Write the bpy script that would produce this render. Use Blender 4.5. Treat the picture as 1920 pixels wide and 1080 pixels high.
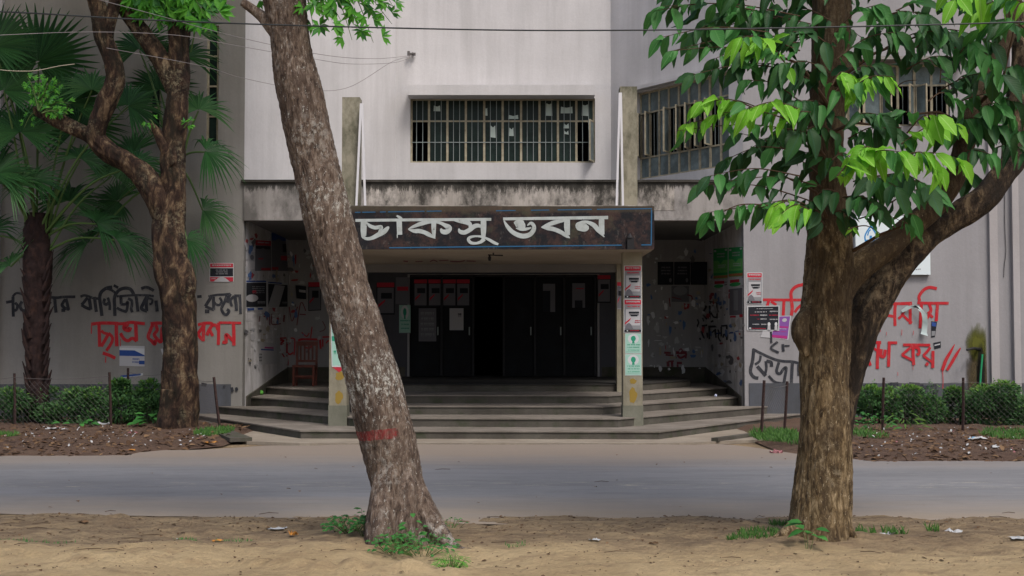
import bpy, math, random
import numpy as np
from mathutils import Vector, Matrix, noise
for o in list(bpy.data.objects): bpy.data.objects.remove(o)
SC = bpy.context.scene
COL = SC.collection
random.seed(7); R = random.random; U = random.uniform
rng = np.random.RandomState(11)
# ------------------------------------------------------------ camera
F = 2400.0; PITCH = math.atan(100/2400.0); EYE = Vector((0, 0, 1.6))
cd = bpy.data.cameras.new('camera'); cam = bpy.data.objects.new('camera', cd); COL.objects.link(cam)
cd.sensor_width = 36; cd.lens = 36*F/1920; cd.clip_end = 800; cd.clip_start = 0.1
cam.location = EYE; cam.rotation_euler = (math.pi/2+PITCH, 0, 0); SC.camera = cam
# ------------------------------------------------------------ sky, sun, exposure
SUN_EL, SUN_AZ = math.radians(55), math.radians(152)     # azimuth clockwise from +Y; behind the camera, to its right
w = bpy.data.worlds.new('World'); SC.world = w; w.use_nodes = True
nt = w.node_tree; bg = nt.nodes['Background']
sk = nt.nodes.new('ShaderNodeTexSky'); sk.sky_type = 'NISHITA'; sk.sun_disc = False
sk.sun_elevation = SUN_EL; sk.sun_rotation = SUN_AZ; sk.dust_density = 5.0; sk.air_density = 1.0; sk.ozone_density = 1.0
nt.links.new(sk.outputs[0], bg.inputs[0]); bg.inputs[1].default_value = 0.09
sd = bpy.data.lights.new('sun', 'SUN'); sun = bpy.data.objects.new('sun', sd); COL.objects.link(sun)
sd.energy = 1.0; sd.angle = math.radians(16); sd.color = (1.0, 0.965, 0.92)
dv = Vector((math.sin(SUN_AZ)*math.cos(SUN_EL), math.cos(SUN_AZ)*math.cos(SUN_EL), math.sin(SUN_EL)))
sun.rotation_euler = (-dv).to_track_quat('-Z', 'Y').to_euler()
SC.view_settings.view_transform = 'Standard'; SC.view_settings.look = 'None'
SC.view_settings.exposure = 0.84; SC.view_settings.gamma = 1.0
SC.cycles.max_bounces = 6; SC.cycles.diffuse_bounces = 4

# ------------------------------------------------------------ placing helpers
FW = Vector((0, math.cos(PITCH), math.sin(PITCH))); UPV = Vector((0, -math.sin(PITCH), math.cos(PITCH))); RT = Vector((1, 0, 0))
def ray(px, py): return FW + RT*((px-960)/F) + UPV*((540-py)/F)
def P(px, py, D):
    d = ray(px, py); return EYE + d*(D/d.y)
def G(px, py, z=0.0):
    d = ray(px, py); return EYE + d*((z-EYE.z)/d.z)
def plane(p0, n, off=0.0):
    p0 = Vector(p0); n = Vector(n).normalized()
    def f(px, py, extra=0.0):
        d = ray(px, py); q = p0 + n*(off+extra)
        return EYE + d*((q-EYE).dot(n)/d.dot(n))
    return f
def m(px, D): return px*D/F

WORLD = {}
def wl(o): return WORLD.get(o.name, Vector((0, 0, 0)))
def tag(o, label=None, cat=None, group=None, kind=None):
    if label: o['label'] = label
    if cat: o['category'] = cat
    if group: o['group'] = group
    if kind: o['kind'] = kind
    return o
def empty(name, loc, label=None, cat=None, group=None, kind=None, parent=None):
    o = bpy.data.objects.new(name, None); COL.objects.link(o); loc = Vector(loc)
    WORLD[o.name] = loc
    if parent: o.parent = parent; o.location = loc-wl(parent)
    else: o.location = loc
    o.empty_display_size = .2
    return tag(o, label, cat, group, kind)
def link(name, me, loc, parent=None, rot=None, scale=None):
    o = bpy.data.objects.new(name, me); COL.objects.link(o); loc = Vector(loc); WORLD[o.name] = loc
    if parent: o.parent = parent; o.location = loc-wl(parent)
    else: o.location = loc
    if rot is not None: o.rotation_euler = rot
    if scale is not None: o.scale = scale
    return o

class MB:
    def __init__(s): s.v = []; s.f = []; s.m = []; s.uv = None
    def add(s, vs, fs, mi=0):
        n = len(s.v); s.v.extend([tuple(q) for q in vs])
        for f in fs: s.f.append(tuple(i+n for i in f)); s.m.append(mi)
        return s
    def box(s, x0, x1, y0, y1, z0, z1, mi=0):
        return s.add([(x0,y0,z0),(x1,y0,z0),(x1,y1,z0),(x0,y1,z0),(x0,y0,z1),(x1,y0,z1),(x1,y1,z1),(x0,y1,z1)],
            [(0,3,2,1),(4,5,6,7),(0,1,5,4),(1,2,6,5),(2,3,7,6),(3,0,4,7)], mi)
    def obox(s, a, b, w, h, mi=0, up=Vector((0,0,1))):
        a = Vector(a); b = Vector(b); d = (b-a).normalized()
        if abs(d.dot(up)) > .98: up = Vector((0,1,0))
        r = d.cross(up).normalized(); u = r.cross(d)
        vs = [p+r*(sx*w/2)+u*(sz*h/2) for p in (a,b) for sx,sz in ((-1,-1),(1,-1),(1,1),(-1,1))]
        return s.add(vs, [(0,1,2,3),(7,6,5,4),(0,4,5,1),(1,5,6,2),(2,6,7,3),(3,7,4,0)], mi)
    def prism(s, pts, z0, z1, mi=0):
        n = len(pts)
        return s.add([(x,y,z0) for x,y in pts]+[(x,y,z1) for x,y in pts],
            [tuple(range(n))[::-1], tuple(range(n,2*n))]+[(i,(i+1)%n,n+(i+1)%n,n+i) for i in range(n)], mi)
    def tube(s, pts, rs, seg=6, mi=0, cap=True):
        pts = [Vector(p) for p in pts]
        if not hasattr(rs, '__len__'): rs = [rs]*len(pts)
        n0 = len(s.v); ref = None
        for i, p in enumerate(pts):
            d = (pts[min(i+1, len(pts)-1)]-pts[max(i-1, 0)]).normalized()
            if ref is None: ref = Vector((1,0,0)) if abs(d.x) < .9 else Vector((0,1,0))
            r = (ref-d*ref.dot(d)).normalized(); ref = r; u = d.cross(r)
            for k in range(seg):
                a = 2*math.pi*k/seg; s.v.append(tuple(p+(r*math.cos(a)+u*math.sin(a))*rs[i]))
        for i in range(len(pts)-1):
            for k in range(seg):
                s.f.append((n0+i*seg+k, n0+i*seg+(k+1)%seg, n0+(i+1)*seg+(k+1)%seg, n0+(i+1)*seg+k)); s.m.append(mi)
        if cap:
            s.f.append(tuple(n0+k for k in range(seg))[::-1]); s.m.append(mi)
            s.f.append(tuple(n0+(len(pts)-1)*seg+k for k in range(seg))); s.m.append(mi)
        return s
    def stroke(s, pts, fn, off=0.0, mi=0, sub=5):
        """painted stroke: pts (px,py,width px) smoothed, laid on the surface fn"""
        q = smooth(pts, sub) if len(pts) > 2 else [Vector(p) for p in pts]
        L, Rr = [], []
        n = len(q)
        for i in range(n):
            a = q[max(i-1, 0)]; b = q[min(i+1, n-1)]
            t = Vector((b.x-a.x, b.y-a.y)); t = t.normalized() if t.length > 1e-6 else Vector((1, 0))
            nn = Vector((-t.y, t.x))*(q[i].z/2)
            L.append((q[i].x+nn.x, q[i].y+nn.y)); Rr.append((q[i].x-nn.x, q[i].y-nn.y))
        v = [fn(x, y, off) for x, y in L]+[fn(x, y, off) for x, y in Rr]
        return s.add(v, [(i, i+1, n+i+1, n+i) for i in range(n-1)], mi)
    def build(s, name, mats, parent=None, smooth=False, label=None, kind=None, origin=None):
        if not isinstance(mats, (list, tuple)): mats = [mats]
        v = np.array(s.v, dtype=float)
        if origin is None: c = Vector(((v[:,0].min()+v[:,0].max())/2, (v[:,1].min()+v[:,1].max())/2, v[:,2].min()))
        else: c = Vector(origin)
        v -= np.array(c)
        me = bpy.data.meshes.new(name); me.from_pydata(v.tolist(), [], s.f)
        for q in mats: me.materials.append(q)
        if len(mats) > 1: me.polygons.foreach_set('material_index', s.m)
        if smooth: me.polygons.foreach_set('use_smooth', [True]*len(s.f))
        me.update()
        o = link(name, me, c, parent)
        if label: o['label'] = label
        if kind: o['kind'] = kind
        return o
def smooth(pts, sub=5):
    P_ = [Vector(p) for p in pts]; out = []
    for i in range(len(P_)-1):
        a = P_[max(i-1,0)]; b = P_[i]; c = P_[i+1]; d = P_[min(i+2, len(P_)-1)]
        for k in range(sub):
            t = k/sub
            out.append(.5*((2*b)+(c-a)*t+(2*a-5*b+4*c-d)*t*t+(-a+3*b-3*c+d)*t**3))
    out.append(P_[-1]); return out

# ------------------------------------------------------------ materials
def srgb(r, g, b): return tuple(((c/255)/12.92 if c/255 <= .04045 else ((c/255+.055)/1.055)**2.4) for c in (r, g, b))+(1,)
class NM:
    def __init__(s, name):
        s.mat = bpy.data.materials.new(name); s.mat.use_nodes = True; s.nt = s.mat.node_tree
        s.b = s.nt.nodes['Principled BSDF']; s.b.inputs['Roughness'].default_value = .85
        s.b.inputs['Specular IOR Level'].default_value = .25
        s._co = None
    def n(s, t, **k):
        q = s.nt.nodes.new(t)
        for a, v in k.items(): setattr(q, a, v)
        return q
    def L(s, a, b): s.nt.links.new(a, b)
    def co(s, scale=(1,1,1), world=True, loc=(0,0,0)):
        if world: src = s.n('ShaderNodeNewGeometry').outputs['Position']
        else: src = s.n('ShaderNodeTexCoord').outputs['Object']
        mp = s.n('ShaderNodeMapping'); mp.inputs['Scale'].default_value = scale; mp.inputs['Location'].default_value = loc
        s.L(src, mp.inputs[0]); return mp.outputs[0]
    def noise(s, scale=5, detail=6, rough=.6, vec=None, dist=0.0):
        q = s.n('ShaderNodeTexNoise'); q.inputs['Scale'].default_value = scale; q.inputs['Detail'].default_value = detail
        q.inputs['Roughness'].default_value = rough; q.inputs['Distortion'].default_value = dist
        if vec is not None: s.L(vec, q.inputs['Vector'])
        return q.outputs['Fac']
    def ramp(s, fac, stops):
        q = s.n('ShaderNodeValToRGB'); e = q.color_ramp.elements
        while len(e) < len(stops): e.new(.5)
        for i, (p, c) in enumerate(stops):
            e[i].position = p
            if not hasattr(c, '__len__'): c = (c, c, c, 1)
            e[i].color = c if len(c) == 4 else tuple(c)+(1,)
        s.L(fac, q.inputs[0]); return q.outputs[0]
    def mix(s, fac, a, b, mode='MIX'):
        q = s.n('ShaderNodeMix', data_type='RGBA', blend_type=mode)
        for inp, val in ((q.inputs[0], fac), (q.inputs[6], a), (q.inputs[7], b)):
            if hasattr(val, 'links'): s.L(val, inp)
            elif inp is q.inputs[0]: inp.default_value = val
            else: inp.default_value = val if len(val) == 4 else tuple(val)+(1,)
        return q.outputs[2]
    def math(s, op, a, b=0.0, c=None):
        q = s.n('ShaderNodeMath', operation=op)
        for i, val in enumerate((a, b) if c is None else (a, b, c)):
            if hasattr(val, 'links'): s.L(val, q.inputs[i])
            else: q.inputs[i].default_value = val
        return q.outputs[0]
    def sep(s, v):
        q = s.n('ShaderNodeSeparateXYZ'); s.L(v, q.inputs[0]); return q.outputs
    def col(s, c): 
        if hasattr(c, 'links'): s.L(c, s.b.inputs['Base Color'])
        else: s.b.inputs['Base Color'].default_value = c if len(c) == 4 else tuple(c)+(1,)
        return s
    def bump(s, h, strength=.3, dist=.02):
        q = s.n('ShaderNodeBump'); q.inputs['Strength'].default_value = strength; q.inputs['Distance'].default_value = dist
        s.L(h, q.inputs['Height']); s.L(q.outputs[0], s.b.inputs['Normal']); return s
    def set(s, **k):
        for a, v in k.items(): s.b.inputs[a.replace('_', ' ')].default_value = v
        return s
def flat(name, c, rough=.7, spec=.3, metal=0):
    q = NM(name); q.col(c); q.set(Roughness=rough, Metallic=metal); q.b.inputs['Specular IOR Level'].default_value = spec
    return q.mat
def worn(name, c, c2=None, lo=.35, hi=.75, scale=6, rough=.7, spec=.25):
    q = NM(name); c2 = c2 or tuple(x*.55 for x in c[:3])
    v = q.co(); f = q.ramp(q.noise(scale, 8, .65, v), [(lo, 0), (hi, 1)])
    q.col(q.mix(f, c, c2)); q.set(Roughness=rough); q.b.inputs['Specular IOR Level'].default_value = spec
    q.bump(q.noise(scale*12, 5, .6, v), .15, .01); return q.mat
def plaster(name, c, dirt, streak=.35, stain=.35, scale=1.0, moss=0.0, mossc=(.05,.06,.03), peel=0.0, peelc=(.5,.5,.5), topz=None, drip=.3):
    q = NM(name)
    v = q.co(); vs = q.co((1.6, 1.6, .12)); vf = q.co((7, 7, .5))
    big = q.ramp(q.noise(.55*scale, 5, .6, v), [(.3, 0), (.75, 1)])
    st = q.ramp(q.noise(1.2, 6, .65, vs), [(.42, 0), (.78, 1)])
    st2 = q.ramp(q.noise(1.0, 6, .7, vf), [(.48, 0), (.8, 1)])
    fine = q.noise(26, 8, .7, v)
    a = q.mix(q.math('MULTIPLY', big, stain), c, dirt)
    a = q.mix(q.math('MULTIPLY', st, streak), a, dirt)
    a = q.mix(q.math('MULTIPLY', st2, streak*.6), a, dirt)
    a = q.mix(q.math('MULTIPLY', q.ramp(fine, [(.35, 0), (.7, 1)]), .18), a, tuple(x*.55 for x in c[:3]))
    if moss:
        f = q.ramp(q.noise(1.7, 9, .72, q.co((1, 1, .55))), [(.44, 0), (.6, 1)])
        a = q.mix(q.math('MULTIPLY', f, moss), a, mossc)
    if peel:
        f = q.ramp(q.noise(5.5, 9, .75, q.co((1, 1, .6), loc=(3, 1, 7))), [(.62, 0), (.66, 1)])
        a = q.mix(q.math('MULTIPLY', f, peel), a, peelc)
    if topz is not None:       # grime and drips hanging from the weathered top edge
        zt = q.math('DIVIDE', q.math('SUBTRACT', topz, q.sep(q.co())[2]), drip)
        k = q.math('SUBTRACT', q.math('MULTIPLY', q.noise(1.0, 9, .85, q.co((9, 9, 1.6))), 3.4), q.math('ADD', q.math('MULTIPLY', zt, 1.3), .5))
        k = q.math('ADD', k, q.math('SUBTRACT', q.noise(1.4, 6, .7, v), .5))
        a = q.mix(q.math('MULTIPLY', q.ramp(k, [(.12, 0), (.45, 1)]), .9), a, mossc)
    q.col(a); q.set(Roughness=.92); q.bump(q.noise(9, 9, .7, v), .3, .02)
    return q.mat

PINK = (.585, .577, .592); GREY = (.30, .283, .283)
M = {}
M['upper'] = plaster('upper_wall_plaster', PINK, (.33, .322, .325), .50, .50)
M['hood'] = plaster('hood_plaster', PINK, (.38, .34, .35), .35, .30, mossc=(.10,.09,.085), topz=7.35, drip=.05)
M['wing'] = plaster('wing_wall_plaster', (.27, .262, .25), (.15, .142, .128), .5, .5)
M['wing_r'] = plaster('right_wing_plaster', (.315, .310, .325), (.19, .185, .19), .5, .45)
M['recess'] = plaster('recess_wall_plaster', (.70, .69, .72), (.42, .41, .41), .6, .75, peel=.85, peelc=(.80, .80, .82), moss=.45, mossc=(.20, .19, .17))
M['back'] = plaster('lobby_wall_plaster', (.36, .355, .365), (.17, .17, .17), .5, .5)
M['shade_wall'] = plaster('porch_shade_plaster', (.085, .085, .10), (.04, .04, .045), .4, .5)  # dark tone carries the porch shade around the doors
M['ceil'] = plaster('lobby_ceiling', (.22, .215, .215), (.12, .12, .115), .2, .5)
M['soffit'] = plaster('canopy_soffit', (.42, .37, .30), (.22, .18, .13), .2, .6)
M['band'] = plaster('stained_lintel', (.50, .465, .43), (.16, .145, .125), .9, .6, moss=.9, mossc=(.020, .019, .016), topz=4.92, drip=.38, peel=.5, peelc=(.62, .60, .57))
M['lintel'] = plaster('lintel_plaster', (.38, .36, .35), (.16, .15, .14), .8, .6, moss=.6, mossc=(.03, .029, .025), topz=4.90, drip=.30)
M['column'] = plaster('mossy_column', (.36, .34, .27), (.18, .165, .12), .7, .7, moss=.85, mossc=(.07, .07, .045))
M['pillar'] = plaster('pillar_plaster', (.35, .325, .255), (.17, .155, .11), .5, .7, moss=.45, mossc=(.09, .08, .05))
M['pbase'] = plaster('pillar_base_plaster', (.20, .20, .16), (.10, .10, .08), .4, .6, moss=.4, mossc=(.07, .075, .05))
M['plinth'] = plaster('plinth_paint', (.10, .11, .135), (.05, .05, .05), .5, .5, moss=.4, mossc=(.045, .045, .035))
M['pilaster'] = plaster('pilaster_plaster', (.42, .40, .41), (.22, .21, .2), .4, .4)
M['white'] = flat('white_paint', (.58, .58, .61))
M['winframe'] = worn('window_frame_paint', (.40, .37, .28), (.22, .19, .13), .3, .7, 9)
M['bar'] = flat('window_bar', (.24, .28, .28), .6)
M['steelpost'] = worn('rusty_post', (.055, .028, .025), (.02, .014, .013), .3, .7, 25)
M['wire'] = flat('galvanised_wire', (.11, .10, .10), .6)
M['cable'] = flat('black_cable', (.02, .025, .03), .5)
M['thinwire'] = flat('thin_grey_wire', (.22, .2, .2), .6)
M['black'] = flat('black_metal', (.012, .012, .014), .6)
M['door'] = worn('dark_door_metal', (.010, .012, .016), (.006, .006, .008), .3, .7, 3, .6, .12)
M['dframe'] = flat('door_frame', (.012, .012, .016), .6)

def spray_paint(name, c, c2, under):
    q = NM(name); v = q.co()
    a = q.mix(q.ramp(q.noise(5, 8, .7, q.co((1, 1, .5))), [(.35, 0), (.75, 1)]), c, c2)
    a = q.mix(q.math('MULTIPLY', q.ramp(q.noise(22, 9, .85, q.co((1, 1, .35))), [(.54, 0), (.66, 1)]), .75), a, under); q.col(a); q.set(Roughness=.8); return q.mat
M['redpaint'] = spray_paint('red_spray_paint', (.44, .010, .020), (.38, .035, .04), (.33, .17, .16))
M['blkpaint'] = spray_paint('black_spray_paint', (.018, .020, .028), (.05, .052, .06), (.17, .17, .17))
M['redpaintdim'] = worn('faded_red_paint', (.20, .03, .045), (.14, .08, .09), .4, .7, 20)
M['signblue'] = flat('blue_line_paint', (.015, .09, .19), .6)
M['brown'] = worn('red_brown_wood', (.14, .035, .022), (.06, .018, .012), .3, .8, 10, .5)
def glassmat(name, c, rough=.25):
    q = NM(name); v = q.co()
    a = q.mix(q.ramp(q.noise(2.2, 7, .7, v), [(.45, 0), (.75, 1)]), c, tuple(x*2.4+.004 for x in c))
    q.col(a); q.set(Roughness=rough); q.b.inputs['Specular IOR Level'].default_value = .16
    q.bump(q.noise(3, 3, .5, v), .05, .02)
    return q.mat
M['glass'] = glassmat('dusty_dark_glass', (.006, .013, .011), .35)
M['glassblue'] = glassmat('dusty_glass_reflect_tint', (.085, .110, .115), .4)  # pale blue-grey reflection put into the base colour of the panes
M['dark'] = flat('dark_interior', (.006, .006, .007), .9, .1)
# sign face
q = NM('sign_face'); v = q.co(); f = q.ramp(q.noise(1.8, 9, .75, q.co((1, 1, .5))), [(.36, 0), (.52, .5), (.70, 1)])
a = q.mix(f, (.008, .009, .013), (.080, .042, .032))
a = q.mix(q.ramp(q.noise(4.5, 9, .8, q.co(loc=(9, 4, 2))), [(.44, 0), (.56, 1)]), a, (.010, .011, .014))
a = q.mix(q.math('MULTIPLY', q.ramp(q.noise(9, 9, .8, q.co((1, 1, .5), loc=(1, 4, 8))), [(.58, 0), (.66, 1)]), .55), a, (.15, .135, .12))
a = q.mix(q.math('MULTIPLY', q.ramp(q.noise(1.3, 9, .7, q.co(loc=(5, 2, 1))), [(.54, 0), (.68, 1)]), .8), a, (.070, .078, .046))
zz = q.sep(v)[2]
edge = q.math('MULTIPLY', q.math('SUBTRACT', 1.0, q.math('MULTIPLY', q.math('ABSOLUTE', q.math('SUBTRACT', zz, 3.84)), 9.0)), 1.0)
a = q.mix(q.math('MULTIPLY', q.ramp(q.math('ADD', edge, q.noise(7, 6, .7, v)), [(.5, 0), (1.0, 1)]), .6), a, (.075, .06, .04))
a = q.mix(q.ramp(q.noise(30, 6, .75, v), [(.72, 0), (.78, 1)]), a, (.3, .3, .26))
q.col(a); q.bump(q.noise(14, 8, .7, v), .4, .02); M['sign'] = q.mat
q = NM('sign_letter_paint'); v = q.co()
a = q.mix(q.ramp(q.noise(6, 9, .75, v), [(.45, 0), (.8, 1)]), (.40, .44, .44), (.24, .26, .24))
a = q.mix(q.ramp(q.noise(7, 9, .85, q.co((1, 1, .8), loc=(3, 0, 5))), [(.60, 0), (.64, 1)]), a, (.06, .06, .045)); q.col(a); M['letter'] = q.mat
# concrete steps
def concrete(name, c, d, rough=.9, mossy=0):
    q = NM(name); v = q.co()
    a = q.mix(q.ramp(q.noise(1.3, 8, .65, v), [(.35, 0), (.7, 1)]), c, d)
    a = q.mix(q.math('MULTIPLY', q.ramp(q.noise(18, 8, .75, v), [(.4, 0), (.7, 1)]), .35), a, tuple(x*.5 for x in c))
    if mossy: a = q.mix(q.math('MULTIPLY', q.ramp(q.noise(2.4, 7, .7, v), [(.5, 0), (.65, 1)]), mossy), a, (.04, .05, .025))
    q.col(a); q.set(Roughness=rough); q.bump(q.noise(30, 8, .7, v), .3, .01); return q.mat
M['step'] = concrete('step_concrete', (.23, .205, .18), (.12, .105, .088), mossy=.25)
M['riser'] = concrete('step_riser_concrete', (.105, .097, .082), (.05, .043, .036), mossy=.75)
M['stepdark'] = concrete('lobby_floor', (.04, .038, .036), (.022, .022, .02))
M['apron'] = concrete('apron_concrete', (.30, .265, .215), (.20, .165, .13))
# ground
def dirt(name, a1, a2, a3, sc=1.0):
    q = NM(name); v = q.co()
    a = q.mix(q.ramp(q.noise(.9*sc, 8, .6, v), [(.35, 0), (.65, 1)]), a1, a2)
    a = q.mix(q.ramp(q.noise(3.2*sc, 8, .7, q.co((.5, 1.3, 1))), [(.5, 0), (.72, 1)]), a, a3)
    sp = q.ramp(q.noise(55*sc, 6, .75, v), [(.62, 0), (.72, 1)])
    a = q.mix(q.math('MULTIPLY', sp, .55), a, tuple(x*.45 for x in a3))
    q.col(a); q.set(Roughness=.95)
    a = q.mix(q.math('MULTIPLY', q.ramp(q.noise(16*sc, 9, .8, q.co((.6, 1.5, 1), loc=(4, 4, 0))), [(.50, 0), (.66, 1)]), .38), a, tuple(x*.7 for x in a3))
    a = q.mix(q.math('MULTIPLY', q.ramp(q.noise(24*sc, 8, .8, q.co((.7, 1.3, 1), loc=(8, 1, 0))), [(.56, 0), (.66, 1)]), .4), a, tuple(min(1, x*1.35) for x in a1))
    q.col(a)
    h = q.math('ADD', q.noise(12, 9, .75, v), q.math('MULTIPLY', q.noise(60, 5, .7, v), .6)); q.bump(h, 1.0, .05)
    return q
q = dirt('sand_dirt', (.58, .445, .26), (.45, .335, .19), (.27, .19, .115))
# darker damp leaf-strewn soil close to the road
bc = q.b.inputs['Base Color'].links[0].from_socket; v = q.co(); ys = q.sep(v)[1]
band = q.ramp(q.math('ADD', q.math('MULTIPLY', q.math('SUBTRACT', ys, 9.6), .7), q.math('MULTIPLY', q.noise(1.1, 8, .75, q.co((.7, 1.4, 1))), 1.3)), [(.62, 0), (.95, 1)])
q.col(q.mix(q.math('MULTIPLY', band, q.ramp(q.noise(5, 9, .8, q.co((.45, 1.6, 1))), [(.35, .25), (.6, .9)])), bc, (.165, .118, .08))); M['dirt'] = q.mat
M['verge'] = dirt('verge_soil', (.13, .082, .058), (.10, .062, .045), (.17, .115, .08)).mat
q = NM('asphalt'); v = q.co(); xyz = q.sep(v)
a = q.mix(q.ramp(q.noise(.5, 7, .6, q.co((.35, 1.5, 1))), [(.35, 0), (.7, 1)]), (.205, .207, .218), (.150, .152, .160))
a = q.mix(q.math('MULTIPLY', q.ramp(q.noise(2.2, 9, .8, q.co((.5, 2.2, 1), loc=(3, 3, 0))), [(.48, 0), (.62, 1)]), .5), a, (.115, .117, .124))
a = q.mix(q.math('MULTIPLY', q.ramp(q.noise(5, 9, .85, q.co((.6, 1.6, 1), loc=(7, 3, 0))), [(.56, 0), (.68, 1)]), .6), a, (.30, .28, .25))
a = q.mix(q.math('MULTIPLY', q.ramp(q.noise(90, 4, .8, v), [(.45, 0), (.75, 1)]), .3), a, (.26, .25, .24))
def edgef(y0, y1):
    t = q.math('DIVIDE', q.math('SUBTRACT', xyz[1], y0), y1-y0)
    t = q.math('ADD', t, q.math('MULTIPLY', q.math('SUBTRACT', q.noise(.9, 8, .7, q.co((.35, 1.6, 1))), .5), 1.1))
    return q.ramp(t, [(0.0, 0), (1.0, 1)])
a = q.mix(q.math('MULTIPLY', edgef(13.4, 11.4), .8), a, (.30, .235, .165))
a = q.mix(q.math('MULTIPLY', edgef(15.8, 18.2), .85), a, (.235, .19, .15))
w1 = q.math('LESS_THAN', q.math('ABSOLUTE', q.math('SUBTRACT', q.math('ADD', xyz[1], q.math('MULTIPLY', q.noise(.4, 2, .5, v), .5)), 14.45)), .30)
fl = q.math('MULTIPLY', w1, q.ramp(q.noise(1.5, 8, .8, q.co((1.2, 8, 1))), [(.57, 0), (.62, 1)]))
a = q.mix(q.math('MULTIPLY', fl, .7), a, (.46, .43, .32))
q.col(a); q.set(Roughness=.8); q.bump(q.noise(120, 3, .7, v), .35, .006); M['asphalt'] = q.mat
# bark
def bark(name, stops, patches, lich=None, sc=14, st=.16, redband=None, bumpd=.02, up=None):
    q = NM(name); v = q.co((1, 1, st)); v1 = q.co((1, 1, .45))
    a = q.ramp(q.noise(sc, 9, .72, v, .6), stops)
    a = q.mix(q.ramp(q.noise(3.4, 7, .7, v1), [(.5, 0), (.62, 1)]), a, patches)
    if lich:
        lc, lo = lich
        a = q.mix(q.ramp(q.noise(46, 6, .8, q.co((1, 1, .4))), [(lo, 0), (lo+.04, 1)]), a, lc)
        big = q.math('MULTIPLY', q.ramp(q.noise(1.6, 4, .6, q.co(loc=(2, 0, 3))), [(.5, 0), (.62, 1)]), q.ramp(q.noise(16, 6, .8, q.co()), [(.5, 0), (.56, 1)]))
        a = q.mix(q.math('MULTIPLY', big, .5), a, lc)
    if redband:
        zc = q.sep(q.co())[2]
        mk = q.math('MAXIMUM', q.math('SUBTRACT', 1.0, q.math('MULTIPLY', q.math('ABSOLUTE', q.math('SUBTRACT', zc, 1.30)), 2.6)), q.math('SUBTRACT', .75, q.math('MULTIPLY', q.math('ABSOLUTE', q.math('SUBTRACT', zc, 2.72)), 3.0)))
        mk = q.math('MULTIPLY', q.math('MAXIMUM', mk, 0.0), .100)
        f = q.ramp(q.math('ADD', q.noise(24, 8, .85, q.co((1, 1, .6))), mk), [(.60, 0), (.65, 1)])
        a = q.mix(q.math('MULTIPLY', f, .85), a, (.60, .60, .56))
        z0, z1, rc = redband
        zz = q.math('ADD', q.sep(q.co())[2], q.math('ADD', q.math('MULTIPLY', q.sep(q.co())[0], -.12), q.math('MULTIPLY', q.noise(14, 5, .7, q.co()), .03)))
        f = q.math('MULTIPLY', q.math('GREATER_THAN', zz, z0), q.math('LESS_THAN', zz, z1))
        fx = q.ramp(q.math('ADD', q.math('MULTIPLY', q.math('ADD', q.sep(q.co())[0], .90), -5.0), q.noise(22, 7, .75, q.co())), [(.35, 0), (.5, 1)])
        a = q.mix(q.math('MULTIPLY', q.math('MULTIPLY', f, fx), q.ramp(q.noise(34, 8, .85, q.co((1, 1, .6))), [(.40, .25), (.58, .85)])), a, rc)
    if up:        # older, darker bark high on the stem
        f = q.math('ADD', q.noise(2.6, 7, .75, q.co((1, 1, .5), loc=(4, 2, 6))), q.math('MULTIPLY', q.math('SUBTRACT', q.sep(q.co())[2], 1.7), .12))
        a = q.mix(q.math('MULTIPLY', q.ramp(f, [(.47, 0), (.60, 1)]), .78), a, up)
    q.col(a); q.set(Roughness=.85)
    h = q.math('ADD', q.noise(sc*1.6, 9, .75, v, .5), q.math('MULTIPLY', q.noise(70, 5, .7, v1), .3)); q.bump(h, .9, bumpd)
    return q.mat
M['bark1'] = bark('grey_furrowed_bark', [(.34, (.030, .020, .016)), (.45, (.105, .074, .058)), (.55, (.192, .142, .110)), (.66, (.33, .285, .25))], (.085, .060, .048), ((.58, .57, .53), .60), 30, .30, (.985, 1.06, (.26, .02, .025)), bumpd=.035)
M['bark2'] = bark('tan_plated_bark', [(.36, (.028, .017, .009)), (.46, (.105, .070, .034)), (.54, (.21, .150, .080)), (.66, (.40, .31, .19))], (.060, .040, .022), ((.50, .42, .29), .60), 26, .30, bumpd=.03, up=(.045, .029, .016))
M['bark2d'] = bark('dark_stem_bark', [(.38, (.014, .010, .008)), (.49, (.055, .038, .025)), (.58, (.16, .115, .07)), (.70, (.33, .26, .17))], (.024, .018, .014), ((.35, .28, .19), .66), 15, .4, bumpd=.04)
M['bark3'] = bark('blotchy_brown_bark', [(.38, (.010, .006, .005)), (.49, (.040, .022, .015)), (.58, (.12, .078, .045)), (.70, (.30, .23, .15))], (.018, .014, .009), ((.30, .26, .17), .70), 7, .42, bumpd=.05)
M['palmbark'] = bark('palm_fibre_bark', [(.3, (.010, .006, .006)), (.5, (.022, .012, .012)), (.7, (.055, .028, .020)), (.85, (.12, .065, .035))], (.014, .008, .008), None, 8, .8)
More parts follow.
